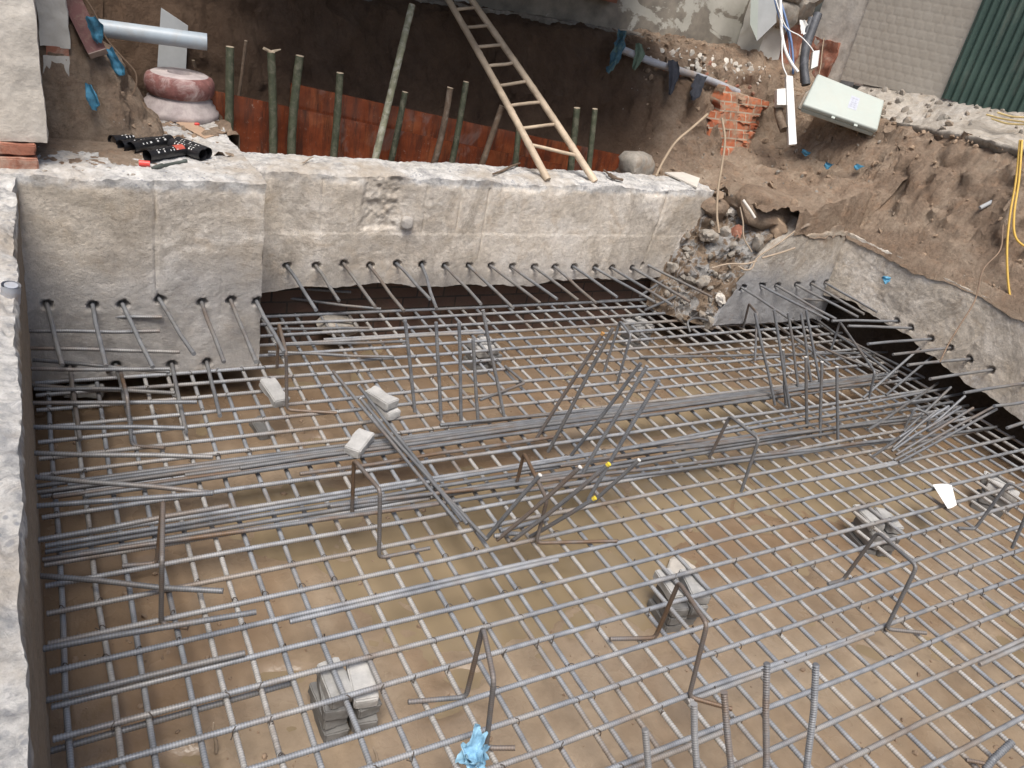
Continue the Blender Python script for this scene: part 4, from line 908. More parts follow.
A = at(152, 168, z=1.268); B = at(186, 161, z=1.268); u = B-A; tag(MB().tube([A, A+u*.12, A+u*.3, A+u*.32, A+u*.92, A+u*.93, B], [.007, .013, .016, .010, .010, .013, .013], 12).build('mixing_nozzle', M['dk_green'], origin=tuple(A)), 'dark grey green mixing nozzle in front of the sealant tubes', 'nozzle')
A = at(197, 124, z=1.275); mb = MB(); rock(mb, (0, 0, 0), (.02, .014, .01), None, 3, .2, .5); tag(mb.build('red_scrap', M['red'], local=True, origin=tuple(A)), 'tiny red plastic scrap on the cardboard piece', 'scrap')
sc = MB(); r = np.random.default_rng(8)
for k in range(140):
    x = r.uniform(-.05, 1.12); y = r.uniform(4.93, 5.5); s = r.uniform(.004, .016); rock(sc, (x, y, 1.252), (s, s, s*.6), None, k, .3, .4, 0, True)
kind(sc.build('concrete_crumbs', M['rubble'], smooth=30), 'stuff')
U, W = np.meshgrid(np.linspace(-.12, .75, 60), np.linspace(4.98, 5.75, 50), indexing='ij'); Pz = np.stack([U, W, U*0], -1)
zz = 1.253+.03*sst(5.1, 5.6, W)*(1-sst(.45, .75, U))+.016*fbm(Pz, 6, 4, 2)-.02*sst(.0, .14, np.abs(U-.3)-.28)-.03*sst(5.12, 4.98, W)
kind(MB().grid(np.stack([U, W, zz], -1)[:, ::-1]).build('spilled_soil', M['soil']), 'stuff')
# red oxide beam and scraps over the heap
A = at(98, 53, Y=5.55); B = at(66, -12, Y=5.75); u = (B-A)/np.linalg.norm(B-A); S = np.cross(u, [0, 1, 0]); S /= np.linalg.norm(S); T = np.cross(S, u)
root = empty('steel_beam', A, 'dusty dark red steel box beam slanting down over the earth heap', 'steel beam')
c4 = [S*.052+T*.04, -S*.052+T*.04, -S*.052-T*.04, S*.052-T*.04]
MB().hexa([A+c for c in c4]+[B+c for c in c4]).build('box_section', M['rust_beam'], root, smooth=False)
MB().hexa([A-u*.006+c*.97 for c in c4]+[A-u*.0005+c*.97 for c in c4]).build('cut_end', M['beam_end'], root, smooth=False)
def rag(name, pts, w, label, mat, cat, seed=0., thick=.006, fold=.02):
    P = spline(pts, 8); k = len(P); t = np.linspace(0, 1, k); u = P[-1]-P[0]; side = np.cross(u, WW); side /= np.linalg.norm(side)+1e-9
    ww = np.interp(t, np.linspace(0, 1, len(w)), w)
    rows = []
    for s in np.linspace(-1, 1, 9): rows.append(P+side*(ww*s)[:, None]-WW*(.5*fold*np.cos(s*4+seed))+.0*P)
    V = np.stack(rows, 0); V = V+fold*np.stack([fbm(V, 14, 3, seed), fbm(V, 14, 3, seed+4), fbm(V, 14, 3, seed+8)], -1)
    Vb = V+WW*thick; mb = MB().grid(V); mb.grid(Vb[::-1])
    for e in (0, -1): mb.grid(np.stack([V[e], Vb[e]], 0)); mb.grid(np.stack([V[:, e], Vb[:, e]], 0))
    return tag(mb.build(name, M[mat], origin=tuple(P[0])), label, cat)
def rp(pts, **k): return [at(x, y, **k) for x, y in pts]
rag('plastic_strip', rp([(88,16),(94,24),(97,35),(99,42)], Y=5.5), [.03, .045, .03, .015], 'blue plastic strip hanging beside the red steel beam', 'blue_plastic', 'plastic strip', 1)
rag('plastic_strip', rp([(107,48),(113,58),(118,68),(122,75)], Y=5.6), [.025, .03, .04, .02], 'blue plastic strip hanging under the plastic pipe', 'blue_plastic', 'plastic strip', 2)
rag('plastic_strip', rp([(88,85),(92,95),(97,110)], Y=5.44), [.02, .032, .02], 'blue plastic strip stuck to the face of the earth heap', 'blue_plastic', 'plastic strip', 3)
tag(MB().tube(spline(rp([(84,-4),(95,14),(106,38),(122,57),(135,72),(136,86),(132,95)], Y=5.7)), .005, 6).build('thin_cable', M['cable_brown'], origin=tuple(at(132, 95, Y=5.7))), 'thin grey cable looping down past the pipe', 'cable')

# ------------------------------------------------------------------ left neighbour: pillar, brick course, second stub
root = empty('left_pillar', (-.4, 5.0, 1.24), 'grey rendered pillar at the top left on a course of red brick', 'pillar')
def slab(mb, x0, x1, y0, y1, z0, z1, amp=.006, ds=.02, seed=0., mi=0):
    n = lambda a: max(2, int(a/ds)+1)
    for fx, us, vs in ((lambda U, W: np.stack([U, y0+0*U, W], -1), (x0, x1), (z0, z1)), (lambda U, W: np.stack([x1+0*U, U, W], -1), (y0, y1), (z0, z1)), (lambda U, W: np.stack([W, U, z1+0*U], -1)[::-1], (y0, y1), (x0, x1)), (lambda U, W: np.stack([x0+0*U, -U, W], -1), (-y1, -y0), (z0, z1)), (lambda U, W: np.stack([W, U, z0+0*U], -1), (y0, y1), (x0, x1)), (lambda U, W: np.stack([-U, y1+0*U, W], -1), (-x1, -x0), (z0, z1))):
        U, W = np.meshgrid(np.linspace(*us, n(us[1]-us[0])), np.linspace(*vs, n(vs[1]-vs[0])), indexing='ij'); V = fx(U, W)
        D = np.stack([fbm(V, 6, 4, seed), fbm(V, 6, 4, seed+3), fbm(V, 6, 4, seed+6)], -1)*amp; mb.grid(V+D, mi)
    return mb
slab(MB(), -1.6, .045, 5.0, 5.5, 1.385, 3.6, .014, .012, 2.).build('pillar_shaft', M['grey_pilaster'], root)
mb = MB(); 
for k in range(6):
    V, Fc = brick_mb((.215, .14, .062), 70+k, .006); mb.add(V@rot(0, random.uniform(-.02, .02), random.uniform(-.03, .03)).T+np.array([-.115-.23*k, 5.0, 1.283]), Fc)
    V, Fc = brick_mb((.215, .14, .06), 80+k, .006); mb.add(V@rot(0, 0, random.uniform(-.03, .03)).T+np.array([-.12-.23*k, 5.03, 1.352]), Fc)
mb.build('brick_course', M['red_brick'], root, smooth=40)
root = empty('plastered_stub', (.17, 5.55, 1.25), 'narrow ragged plastered brick stub between the pillar and earth heap', 'brick pillar')
mb = MB(); slab(mb, .055, .19, 5.56, 5.8, 1.2, 1.62, .03, .02, 3.); mb.build('lower_part', M['soil'], root)
slab(MB(), .06, .20, 5.55, 5.8, 1.60, 1.74, .03, .015, 5.).build('plaster_patch', M['pale_render'], root)
slab(MB(), .085, .20, 5.56, 5.8, 1.735, 1.80, .012, .015, 6.).build('brick_patch', M['red_brick'], root)
slab(MB(), .06, .205, 5.56, 5.8, 1.79, 2.6, .03, .015, 7.).build('upper_part', M['pale_render'], root)

# ------------------------------------------------------------------ formwork, stakes, ladder
def board(label, pa, pb, z0a, z1a, z0b, z1b, th, mat, name, group, seed):
    n = 40; U, W = np.meshgrid(np.linspace(0, 1, n), np.linspace(0, 1, 14), indexing='ij')
    X = pa[0]+(pb[0]-pa[0])*U; Y = pa[1]+(pb[1]-pa[1])*U+.012*np.sin(U*7+seed); Z = (z0a+(z0b-z0a)*U)*(1-W)+(z1a+(z1b-z1a)*U)*W
    V = np.stack([X, Y, Z], -1); Vb = V+np.array([0, th, 0]); mb = MB().grid(V); mb.grid(Vb[::-1])
    for e in (0, -1): mb.grid(np.stack([V[e], Vb[e]], 0)); 
    mb.grid(np.stack([V[:, -1], Vb[:, -1]], 1)); return tag(mb.build(name, M[mat], origin=(pa[0], pa[1], z0a), smooth=40), label, 'formwork board', group)
GB = 'red brown formwork boards behind the back beam'
board('red brown formwork board in front, lower one with a pale top edge', (1.0, 6.43), (4.35, 6.43), .75, 1.47, .65, 1.06, .018, 'ply', 'formwork_board', GB, 1)
board('red brown formwork board standing behind, upper one reaching the right', (1.75, 6.50), (5.45, 6.48), .75, 1.545, .65, 1.135, .018, 'ply', 'formwork_board', GB, 2)
GK = 'stakes holding the formwork'
def stake(t, b, Y, label, mat, r=.022, knot=.0, tipY=None, grp=GK):
    r *= 1.22
    B = at(*b, Y=Y); T = at(*t, Y=tipY or Y); u = (T-B)/np.linalg.norm(T-B); B0 = B-u*.35
    L = np.linalg.norm(T-B0); k = max(6, int(L/.03)); tt = np.linspace(0, 1, k); P = B0+(T-B0)*tt[:, None]; w = RNG.normal(0, 1, 3)*.012; P = P+np.sin(tt*3.1)[:, None]*w
    rad = r*(1.06-.14*tt)*(1+.10*np.exp(-(((tt*L) % .27-.13)/.012)**2))
    o = tag(MB().tube(P, rad, 10).build('stake', M[mat], origin=tuple(B0)), label, 'stake', grp)
    MB().tube([P[-1]-np.array(B0)-u*.003, P[-1]-np.array(B0)+u*.003], rad[-1]*.98, 10).build('cut_end', M['wood_cut'], o); return o
stake((193,60),(192,90),6.85,'short dark stake directly behind the column base','stick_brown',.022)
stake((230,47),(229,125),6.36,'green bamboo stake leftmost in front of the formwork','bamboo_green',.026)
stake((246,41),(239,92),6.6,'thin pale stake behind the leftmost green one','stick_brown',.011)
st = stake((271,52),(272,150),6.3,'grey green bamboo stake with a frayed top','bamboo_green',.026)
for k in range(5):
    a = k*1.25; MB().tube([np.array(st.data.vertices[0].co)*0+at(271, 52, Y=6.3)-np.array(st.location), at(271, 52, Y=6.3)-np.array(st.location)+np.array([.07*math.cos(a), .03*math.sin(a), -.02+.05*random.random()])], [.012, .004], 6).build('frayed_fibre', M['wood_cut'], st)
stake((300,56),(294,150),6.3,'dark green bamboo stake third of the tall ones','bamboo_green',.028)
stake((340,73),(333,152),6.28,'green bamboo stake with a pale knuckle at its top','bamboo_green',.025)
stake((412,5),(376,156),6.2,'longest lichen spotted pole rising far above the formwork','bamboo_long',.024,tipY=6.5)
stake((405,92),(391,156),6.28,'short dark stake right of the longest pole','bamboo_green',.022)
stake((450,88),(432,160),6.22,'brown stake leaning right, left of the ladder','stick_brown',.022)
stake((466,82),(451,161),6.24,'green stake leaning right beside the brown one','bamboo_green',.022)
stake((502,106),(483,162),6.2,'brown stake just left of the ladder rails','stick_brown',.022)
stake((519,124),(514,163),6.2,'green stake half hidden behind the ladder rail','bamboo_green',.022)
stake((577,108),(571,165),6.15,'green stake seen between the ladder rails','bamboo_green',.026)
stake((595,109),(588,172),6.1,'green stake right of the ladder foot','bamboo_green',.022)
# bamboo ladder
A0 = at(546,177,z=1.185); A1 = at(593,179,z=1.185)
B0 = at(449,0,Y=7.0); B1 = at(472,0,Y=7.0)
root = empty('bamboo_ladder', (A0+A1)/2, 'pale bamboo ladder leaning from the back beam up to the house', 'ladder')
E0 = B0+(B0-A0)*.42; E1 = B1+(B1-A1)*.42
for P0, P1 in ((A0, E0), (A1, E1)):
    L = np.linalg.norm(P1-P0); k = int(L/.02); tt = np.linspace(0, 1, k); u = (P1-P0)/L; P = P0-u*.03+(P1-P0)*tt[:, None]; P[:, 2] += .012*np.sin(tt*5)
    rad = (.031-.005*tt)*(1+.09*np.exp(-(((tt*L+.1) % .31-.15)/.014)**2)); o = MB().tube(P, rad, 14).build('rail', M['bamboo'], root)
    MB().tube([P[0]-u*.001, P[0]-u*.004], .026, 14).build('rail_end', M['stick_brown'], o).parent = root
def lpt(px_, py_, Pa, Pb):
    r = WW+RR*(px_-512)/F-UU*(py_-384)/F; d = Pb-Pa; M_ = np.stack([r, -d], 1); sol = np.linalg.lstsq(M_, Pa-CAM, rcond=None)[0]; return Pa+d*sol[1]
for (x0, y0, x1, y1) in ((457,8,474,9),(466.5,25.5,486,28),(478,45,499.5,47),(489,64,511,65),(501,83,524,83.5),(514,102,538,104.5),(527,124,553,126.5),(527,145,583,151)):
    a = lpt(x0, y0, A0, E0); b = lpt(x1, y1, A1, E1); e = (b-a)*(.06 if y0 < 140 else .02); MB().tube(rnd_pts(a-e, b+e, 4, .002), .0145, 8).build('rung', M['bamboo'], root)
for t in (1.10, 1.22, 1.34): MB().tube([A0+(B0-A0)*t, A1+(B1-A1)*t], .0145, 8).build('rung', M['bamboo'], root)

p_ = at(9, 291, z=1.235); root = empty('pipe_stub', p_, 'small grey pipe end set in the top of the left beam', 'pipe stub')
MB().tube([p_-np.array([0, 0, .05]), p_+np.array([.01, -.01, .03])], .034, 20, caps=False).tube([p_+np.array([.01, -.01, .03]), p_-np.array([0, 0, .05])], .024, 20, caps=True).build('pipe_wall', M['pvc_grey'], root)

# ------------------------------------------------------------------ house behind, right-hand yard wall
root = empty('house_wall', (3.0, 7.5, 2.2), 'old plastered house wall with peeling patches on a concrete plinth at the back', 'house wall')
mb = MB(); slab(mb, -4, 7.30, 7.52, 7.75, 2.1, 5.2, .012, .06, 4.); mb.build('wall_face', M['patch'], root)
def strip(U, W): return np.stack([U, 7.30+.02*np.sin(U*2)+.24*W, 2.19-(U-4)*.02+.10*(W > .3)+0*U], -1)
mb = MB(); slab(mb, -4, 7.22, 7.30, 7.56, 2.10, 2.235, .03, .03, 9.); mb.build('plinth', M['conc_dark'], root)
mb = MB(); slab(mb, .9, 5.4, 5.5, 7.9, 3.35, 3.5, .004, .2, 2.); mb.build('shade_slab', M['conc_dark'], root)  # unseen slab added above the back bank to keep it in shade
A = at(596, -4, Y=7.45); B = at(618, 6, Y=7.45); mb = MB(); mb.box((A+B)/2+np.array([-.08, 0, .05]), (.17, .05, .05), rot(0, .02, 0)); mb.box((A+B)/2+np.array([-.3, .0, .12]), (.12, .05, .12)); tag(mb.build('timber_piece', M['timber_red'], smooth=False, origin=tuple(A)), 'dark red timber pieces on the house plinth at the top edge', 'timber')
# corner jamb
root = empty('corner_jamb', (7.35, 7.2, 2.1), 'white flaking plastered jamb at the back corner below the white channel', 'wall jamb')
slab(MB(), 7.10, 7.42, 7.12, 7.5, 2.02, 4.4, .02, .03, 6.).build('jamb_face', M['white_plaster'], root)
mb = MB(); slab(mb, 7.42, 7.66, 7.08, 7.4, 1.95, 2.62, .04, .02, 7.); mb.build('brick_core', M['red_brick'], root)
mb = MB(); 
for k, (px_, py_, s) in enumerate(((783,14,.17), (800,8,.16), (812,-12,.2), (790,-14,.2))): rock(mb, at(px_, py_, Y=7.05), (s, s*.8, s*.9), rot(k, k, k), k*2.2, .3, .5)
mb.build('concrete_lump', M['rubble'], root, smooth=40)
root = empty('yard_wall', (7.97, 6.0, 2.2), 'grey concrete pillar between the cables and the patterned sheet', 'wall')
slab(MB(), 7.97, 8.2, 6.62, 7.25, 2.0, 5.0, .015, .04, 8.).build('grey_pillar', M['grey_pilaster'], root)
mb = MB(); slab(mb, 7.94, 8.18, 6.80, 7.24, 2.0, 2.52, .05, .02, 11.); mb.build('brick_core', M['red_brick'], root)
# patterned sheet
Y0, Y1 = 6.60, 5.28; n1, n2 = 260, 260
U, W = np.meshgrid(np.linspace(0, 1, n1), np.linspace(0, 1, n2), indexing='ij'); Yw = Y0+(Y1-Y0)*U; Zw = (2.16+.085*U)+W*2.6
row = np.floor(Zw/.085); ph = Yw/.12+.5*(row % 2); cell = np.abs((ph % 1)-.5)*2; rz_ = np.abs((Zw/.085 % 1)-.5)*2
emb = .0016*sst(.95, .55, cell)*sst(.95, .6, rz_)
V = np.stack([7.93-emb+.006*np.sin(Yw*5), Yw, Zw], -1); mb = MB().grid(V[::-1]); mb.grid(V+np.array([.03, 0, 0]))
mb.grid(np.stack([V[0], V[0]+np.array([.03, 0, 0])], 0)); mb.grid(np.stack([V[:, 0], V[:, 0]+np.array([.03, 0, 0])], 0)); mb.grid(np.stack([V[-1]+np.array([.03, 0, 0]), V[-1]], 0))
tag(mb.build('patterned_sheet', M['panel'], origin=(7.93, 5.9, 2.17)), 'beige embossed sheet wall between the grey pillar and green fence', 'wall sheet')
# green corrugated fence
n1 = 900; U, W = np.meshgrid(np.linspace(0, 1, n1), np.linspace(0, 1, 12), indexing='ij'); Yw = 5.30-7.6*U; Zw = 2.23+(5.3-Yw)*.078*np.clip((5.3-Yw)/.8, 0, 1)+W*2.8
V = np.stack([7.90+.016*np.sin(Yw*2*math.pi/.085)+.004*vn(np.stack([Yw, Zw, Yw*0], -1), 3)-.01, Yw, Zw], -1); V[:, 0, 2] += .03*vn(V[:, 0], 3)
mb = MB().grid(V[::-1]); mb.grid(V+np.array([.002, 0, 0])); tag(mb.build('corrugated_fence', M['green'], origin=(7.9, 4.5, 2.25)), 'dark green corrugated metal fence at the top right', 'fence')
# broken concrete ledge on the right bank
yy = np.linspace(6.3, -2.3, 330); U = np.linspace(0, 1, 44)
Yg, Ug = np.meshgrid(yy, U, indexing='ij'); fx = np.interp(Yg, [-2.3, 3.9, 4.6, 5.3, 5.9, 6.3], [7.28, 7.28, 7.30, 7.42, 7.60, 7.78]); fz = ledge_z(Yg)+.02
Pn = np.stack([Yg, Yg*0, Yg*0], -1); fx = fx+.09*fbm(Pn, 2.2, 4, 3)
bx = 7.98; bz = 2.17+np.clip((6.55-Yg)*.085, 0, .28)
X = fx+(bx-fx)*np.clip(Ug-.15, 0, 1)/.85; Z = fz+(bz-fz)*np.clip((Ug-.15)/.85, 0, 1)**1.2
X = np.where(Ug < .15, fx+.10*(1-Ug/.15), X); Z = np.where(Ug < .15, fz-.11*(1-Ug/.15)**.7, Z)
V = np.stack([X, Yg, Z], -1); am = sst(0, .3, Ug)*.6+.6; V[..., 2] += .022*ridged(V, 4.5, 4, 2)*am+.012*fbm(V, 16, 4, 5); V[..., 0] += .03*fbm(V, 6, 3, 15)*(Ug < .2)
tag(MB().grid(V).build('broken_ledge', M['conc_ledge'], smooth=60, origin=(7.5, 4.5, 2.0)), 'broken pale concrete ledge along the foot of the fence', 'concrete ledge')
lr = MB()
for k in range(220):
    i = random.randrange(330); j = random.randrange(8, 44); s = random.uniform(.008, .035)*(1.4 if V[i, j, 1] > 4.8 else .7); rock(lr, V[i, j]+np.array([0, 0, s*.2]), (s*1.2, s, s*.6), rot(k, k*.3, k), k*1.1, .3, .5, 0, True)
kind(lr.build('ledge_gravel', M['rubble'], smooth=30), 'stuff')
# exposed brick pier in the bank
n = 60; U, W = np.meshgrid(np.linspace(0, 1, n), np.linspace(0, 1, n), indexing='ij')
pa, pb, pc2, pd = at(690,172,Y=6.22), at(752,172,Y=6.26), at(780,108,Y=6.5), at(726,88,Y=6.5)
V = (pa*(1-U[..., None])+pb*U[..., None])*(1-W[..., None])+(pd*(1-U[..., None])+pc2*U[..., None])*W[..., None]
crs = np.floor(V[..., 2]/.085); V[..., 1] -= .03*vn(np.stack([crs*3.3, np.floor(V[..., 0]/.21+.5*(crs % 2))*2.7, U*0], -1), 1.)*1.2+.02*fbm(V, 9, 4, 3)
V[..., 0] += .11*vn(np.stack([crs*1.7, U*0, U*0], -1), 1.)*(np.abs(U-.5)*2)+.05*fbm(V, 8, 4, 9); V[..., 2] += .04*fbm(V, 7, 3, 19)*W; V[..., 1] += .22*sst(.62, 1.0, U+.15*fbm(V, 5, 3, 2)); dp = np.array([.06, .35, -.02])
mb = MB().grid(V)
for e in (V[0], V[-1]): mb.grid(np.stack([e, e+dp], 0))
mb.grid(np.stack([V[:, -1], V[:, -1]+dp], 1)); tag(mb.build('brick_pier', M['brick_pier'], smooth=40, origin=tuple(pa)), 'broken orange red brick pier exposed in the soil bank', 'brick pier')
mb = MB(); rock(mb, (0, 0, 0), (.20, .14, .13), rot(0, .1, .3), 6, .2, .5); tag(mb.build('concrete_block', M['rubble'], smooth=40, local=True, origin=tuple(at(636, 165, Y=5.98))), 'rounded grey brown concrete block behind the ladder foot', 'concrete block')
# grey pipe with rags
def bank_pt(x, y, off=.05):
    dd = np.arange(5.0, 10.5, .01); Q = CAM+(WW+RR*(x-512)/F-UU*(y-384)/F)[None]*dd[:, None]; h = soil_h(Q[:, 0], Q[:, 1])
    i = int(np.argmax((Q[:, 2] < h) & ((Q[:, 1] > 5.9) | (Q[:, 0] > 6.75)))); return Q[i]-WW*off
def bp(pts, off=.05): return [bank_pt(x, y, off) for x, y in pts]
pts = bp([(620,54),(655,68),(700,82),(735,96)], .11)
root = tag(MB().tube(spline(pts), .036, 16).build('soil_pipe', M['pvc_grey'], origin=tuple(pts[0])), 'muddy grey pipe running along the top of the soil bank', 'pipe')
rag('hanging_rag', bp([(620,40),(617,52),(612,66),(606,80)], .19), [.05, .06, .05, .02], 'blue green rag hanging at the left end of the pipe', 'teal_rag', 'rag', 5, fold=.035)
rag('hanging_rag', bp([(636,52),(637,60),(634,70),(632,77)], .19), [.03, .05, .035, .012], 'pale green rag hanging on the muddy pipe', 'green_rag', 'rag', 6)
rag('hanging_rag', bp([(669,68),(670,78),(668,92),(666,102)], .19), [.05, .055, .035, .01], 'dark grey rag hanging in the middle of the pipe', 'dark_rag', 'rag', 7)
rag('hanging_rag', bp([(697,82),(694,92),(691,102),(689,107)], .19), [.05, .055, .045, .015], 'dark grey rag hanging at the right end of the pipe', 'dark_rag', 'rag', 8)

pm = MB(); rr_ = random.Random(4)
for k in range(90):
    u = rr_.random()**.7; c_ = bank_pt(640+125*u+rr_.uniform(-6, 6), 52+24*u+rr_.uniform(-9, 8), .02); s_ = rr_.uniform(.010, .035)
    rock(pm, c_, (s_*1.3, s_, s_*.5), rot(k*.7, k*.3, k), k*2.1, .3, .65, 0, True)
kind(pm.build('plaster_debris', M['plaster_chip'], smooth=30), 'stuff')
pm = MB()
for k in range(22):
    u = rr_.random(); c_ = bank_pt(660+130*u+rr_.uniform(-8, 8), 62+38*u+rr_.uniform(-12, 10), .02); s_ = rr_.uniform(.012, .035)
    rock(pm, c_, (s_*1.4, s_*.8, s_*.6), rot(k*.7, k*.3, k), k*2.1, .15, .8, 0, True)
kind(pm.build('brick_debris', M['red_brick'], smooth=30), 'stuff')

# ------------------------------------------------------------------ electrics on the right
tl, tr, br, bl_ = at(818,73,d=8.12), at(885,100,d=8.02), at(878,130,d=7.85), at(803,104,d=7.95)
nrm = np.cross(tr-tl, bl_-tl); nrm /= np.linalg.norm(nrm); nrm = nrm if nrm@WW > 0 else -nrm
def qbox(mb, q, t0, t1): return mb.hexa([p+nrm*t1 for p in q]+[p+nrm*t0 for p in q])
root = empty('meter_box', bl_, 'large pale grey green electricity meter box hanging askew on the soil bank', 'meter box')
q = [tl, tr, br, bl_]; cen = sum(q)/4
def bev(o, w): 
    md = o.modifiers.new('bevel', 'BEVEL'); md.width = w; md.segments = 3; md.limit_method = 'ANGLE'; return o
bev(qbox(MB(), [cen+(p-cen)*1.0 for p in q], 0, .06).build('box_lid', M['box'], root, smooth=40), .02)
bev(qbox(MB(), [cen+(p-cen)*.965 for p in q], .062, .115).build('box_body', M['box'], root, smooth=40), .012)
bi = lambda u, v: (tl*(1-u)+tr*u)*(1-v)+(bl_*(1-u)+br*u)*v
qbox(MB(), [bi(.545, .26), bi(.665, .26), bi(.665, .66), bi(.545, .66)], -.003, .002).build('label_plate', M['box_label'], root, smooth=False)
mb = MB()
for k in range(5):
    v = .31+.065*k
    for u0 in ((.565, .60), (.61, .645)): qbox(mb, [bi(u0[0], v), bi(u0[1]-.01*(k % 2), v), bi(u0[1]-.01*(k % 2), v+.03), bi(u0[0], v+.03)], -.0045, -.001)
mb.build('label_print', M['box_print'], root, smooth=False)
mb = MB()
for u in (.40, .70): qbox(mb, [bi(u, .97), bi(u+.045, .97), bi(u+.045, 1.06), bi(u, 1.06)], .02, .07)
mb.build('box_latch', M['box'], root, smooth=False)
def qslab(name, pts, d, th, mat, label=None, cat=None, parent=None, group=None):
    P = [at(x, y, d=d) for x, y in pts]; n_ = np.cross(P[1]-P[0], P[3]-P[0]); n_ /= np.linalg.norm(n_); n_ = n_ if n_@WW > 0 else -n_
    mb = MB().hexa([p+n_*th for p in P]+P); o = mb.build(name, M[mat], parent, smooth=False, origin=None if parent else tuple(P[0])); bev(o, .004)
    return tag(o, label, cat, group) if label else o
qslab('cable_trunking', [(786,75),(793,76),(797,144),(789,145)], 8.0, .05, 'white', 'long white plastic cable trunking hanging upright left of the meter box', 'cable trunking')
qslab('socket_box', [(777,89),(787,88),(788,105),(777,105)], 8.02, .08, 'white', 'small white plastic socket box fixed to the white trunking', 'socket box')
qslab('junction_box', [(813,51),(820,50),(818,66),(811,69)], 8.25, .06, 'white', 'small white junction box above the meter box', 'junction box')
qslab('grey_plate', [(806,92),(812,88),(806,112),(798,108)], 8.05, .02, 'rubble', 'grey broken plate beside the left end of the meter box', 'plate')
tag(MB().tube(spline([at(778,107,d=8.15), at(780,118,d=8.1), at(784,130,d=8.05)]), [.05]*1 if False else .045, 12).build('wood_stump', M['stick_brown'], origin=tuple(at(784, 130, d=8.05))), 'dusty brown pipe stub under the white socket box', 'pipe stub')
def cable(name, pts, d, r, mat, label, cat='cable'):
    P = [at(x, y, d=d+(k*.0)) for k, (x, y) in enumerate(pts)]; return tag(MB().tube(spline(P, 10), r, 8).build(name, M[mat], origin=tuple(P[-1])), label, cat)
cable('flexible_conduit', [(780,-6),(781,15),(782,35),(786,52),(792,64),(798,72)], 8.05, .016, 'cable_white', 'thick white flexible conduit curving down to the trunking', 'conduit')
cable('thin_cable', [(774,-6),(779,10),(787,28),(800,36),(809,45),(814,52)], 8.0, .006, 'cable_white', 'thin white cable curving to the junction box')
cable('thin_cable', [(782,40),(782,55),(783,66),(787,76)], 7.98, .007, 'cable_white', 'white wire looping into the top of the trunking')
cable('thin_cable', [(778,-6),(785,16),(791,40),(793,58),(793,74)], 8.1, .012, 'cable_blue', 'blue cable beside the white conduit')
cable('thin_cable', [(773,-6),(780,20),(788,34),(790,60)], 8.12, .007, 'cable_blue', 'thin dark blue wire left of the blue cable')
cable('cable_bundle', [(818,14),(812,30),(806,48),(804,66),(806,85)], 8.2, .045, 'cable_black', 'thick dusty black cable bundle right of the white conduit', 'cable bundle')
cable('cable_bundle', [(811,18),(806,36),(803,60),(803,82)], 8.22, .03, 'cable_black', 'slimmer black cable left in the cable bundle', 'cable bundle')
cable('thin_cable', [(824,38),(822,52),(821,64),(819,74)], 8.2, .005, 'hose', 'thin orange brown wire beside the junction box')
A = at(758, 2, Y=6.95)
ch = [(750,24),(757,41),(782,17),(776,10)]; P = [at(x, y, Y=6.98) for x, y in ch]; root = empty('white_channel', P[0], 'white metal channel piece jutting over the jamb at the back corner', 'metal channel')
up = np.array([-.12, .1, .55])
MB().hexa([P[1], P[2], P[2]+up*1.4, P[1]+up*1.4]+[p+np.array([-.02, .02, .01]) for p in (P[1], P[2], P[2]+up*1.4, P[1]+up*1.4)]).build('channel_face', M['board'], root, smooth=False)
MB().hexa([P[0], P[1], P[1]+up, P[0]+up]+[p+np.array([.02, .02, .01]) for p in (P[0], P[1], P[1]+up, P[0]+up)]).build('channel_side', M['box'], root, smooth=False)
cable('channel_edge', [(749,20),(751,31),(757,41),(768,33),(781,14)], 9.35, .03, 'board', 'x'); 
o = [x for x in COL.objects if x.name.startswith('channel_edge')][0]; del o['label']; del o['category']; o.parent = root; o.location = Vector(o.location)-Vector(root.location)
qslab('timber_post', [(751,-8),(762,-8),(758,18),(751,18)], 9.3, .1, 'timber_red', 'short red brown timber post end inside the white channel', 'timber post')
rag('white_scrap', [at(802,20,d=8.2), at(805,27,d=8.2), at(804,34,d=8.2)], [.02, .05, .03], 'white plastic scrap tucked behind the black cable bundle', 'white', 'scrap', 3)

# ------------------------------------------------------------------ hoses, roots, twigs on the right
cable('tan_hose', [(656,176),(664,160),(676,142),(692,128),(708,114)], 7.0, .012, 'hose', 'tan hose arching up from the back beam to the brick pier', 'hose')
def surf(pts, up=.015, r=.008, mat='root', name='root', label='', cat='root', k=8):
    P = []
    for x, y in pts:
        lo, hi = 3.0, 11.0
        dd = np.arange(4.5, 10.5, .02); Q = CAM+(WW+RR*(x-512)/F-UU*(y-384)/F)[None]*dd[:, None]; h = soil_h(Q[:, 0], Q[:, 1], False)
        inside = (Q[:, 0] > 6.85) | (Q[:, 1] > 5.87) | ((Q[:, 0] > 5.35) & (Q[:, 1] > 5.15))
        i = np.argmax((Q[:, 2] < h+.05) & inside); i = i if i > 0 else 150; P.append(Q[i]-WW*.05)
    S = spline(P, k); return tag(MB().tube(S, r, 8).build(name, M[mat], origin=tuple(P[0])), label, cat)
cable('hanging_root', [(722,118),(725,140),(722,165),(718,190),(717,215),(719,233)], 6.72, .010, 'hose', 'orange tan hose hanging down in front of the rubble slope', 'hose')
cable('dry_root', [(740,207),(743,222),(744,238),(752,252)], 6.35, .006, 'root', 'short pale root standing in the rubble slope', 'root')
cable('dry_root', [(795,231),(778,244),(758,257),(752,268),(745,270),(738,266)], 6.3, .007, 'root', 'long pale root hooked across the wet pier', 'root')
cable('dry_root', [(795,248),(780,253),(762,258)], 6.28, .008, 'root', 'pale stick lying below the long root on the wet pier', 'root')
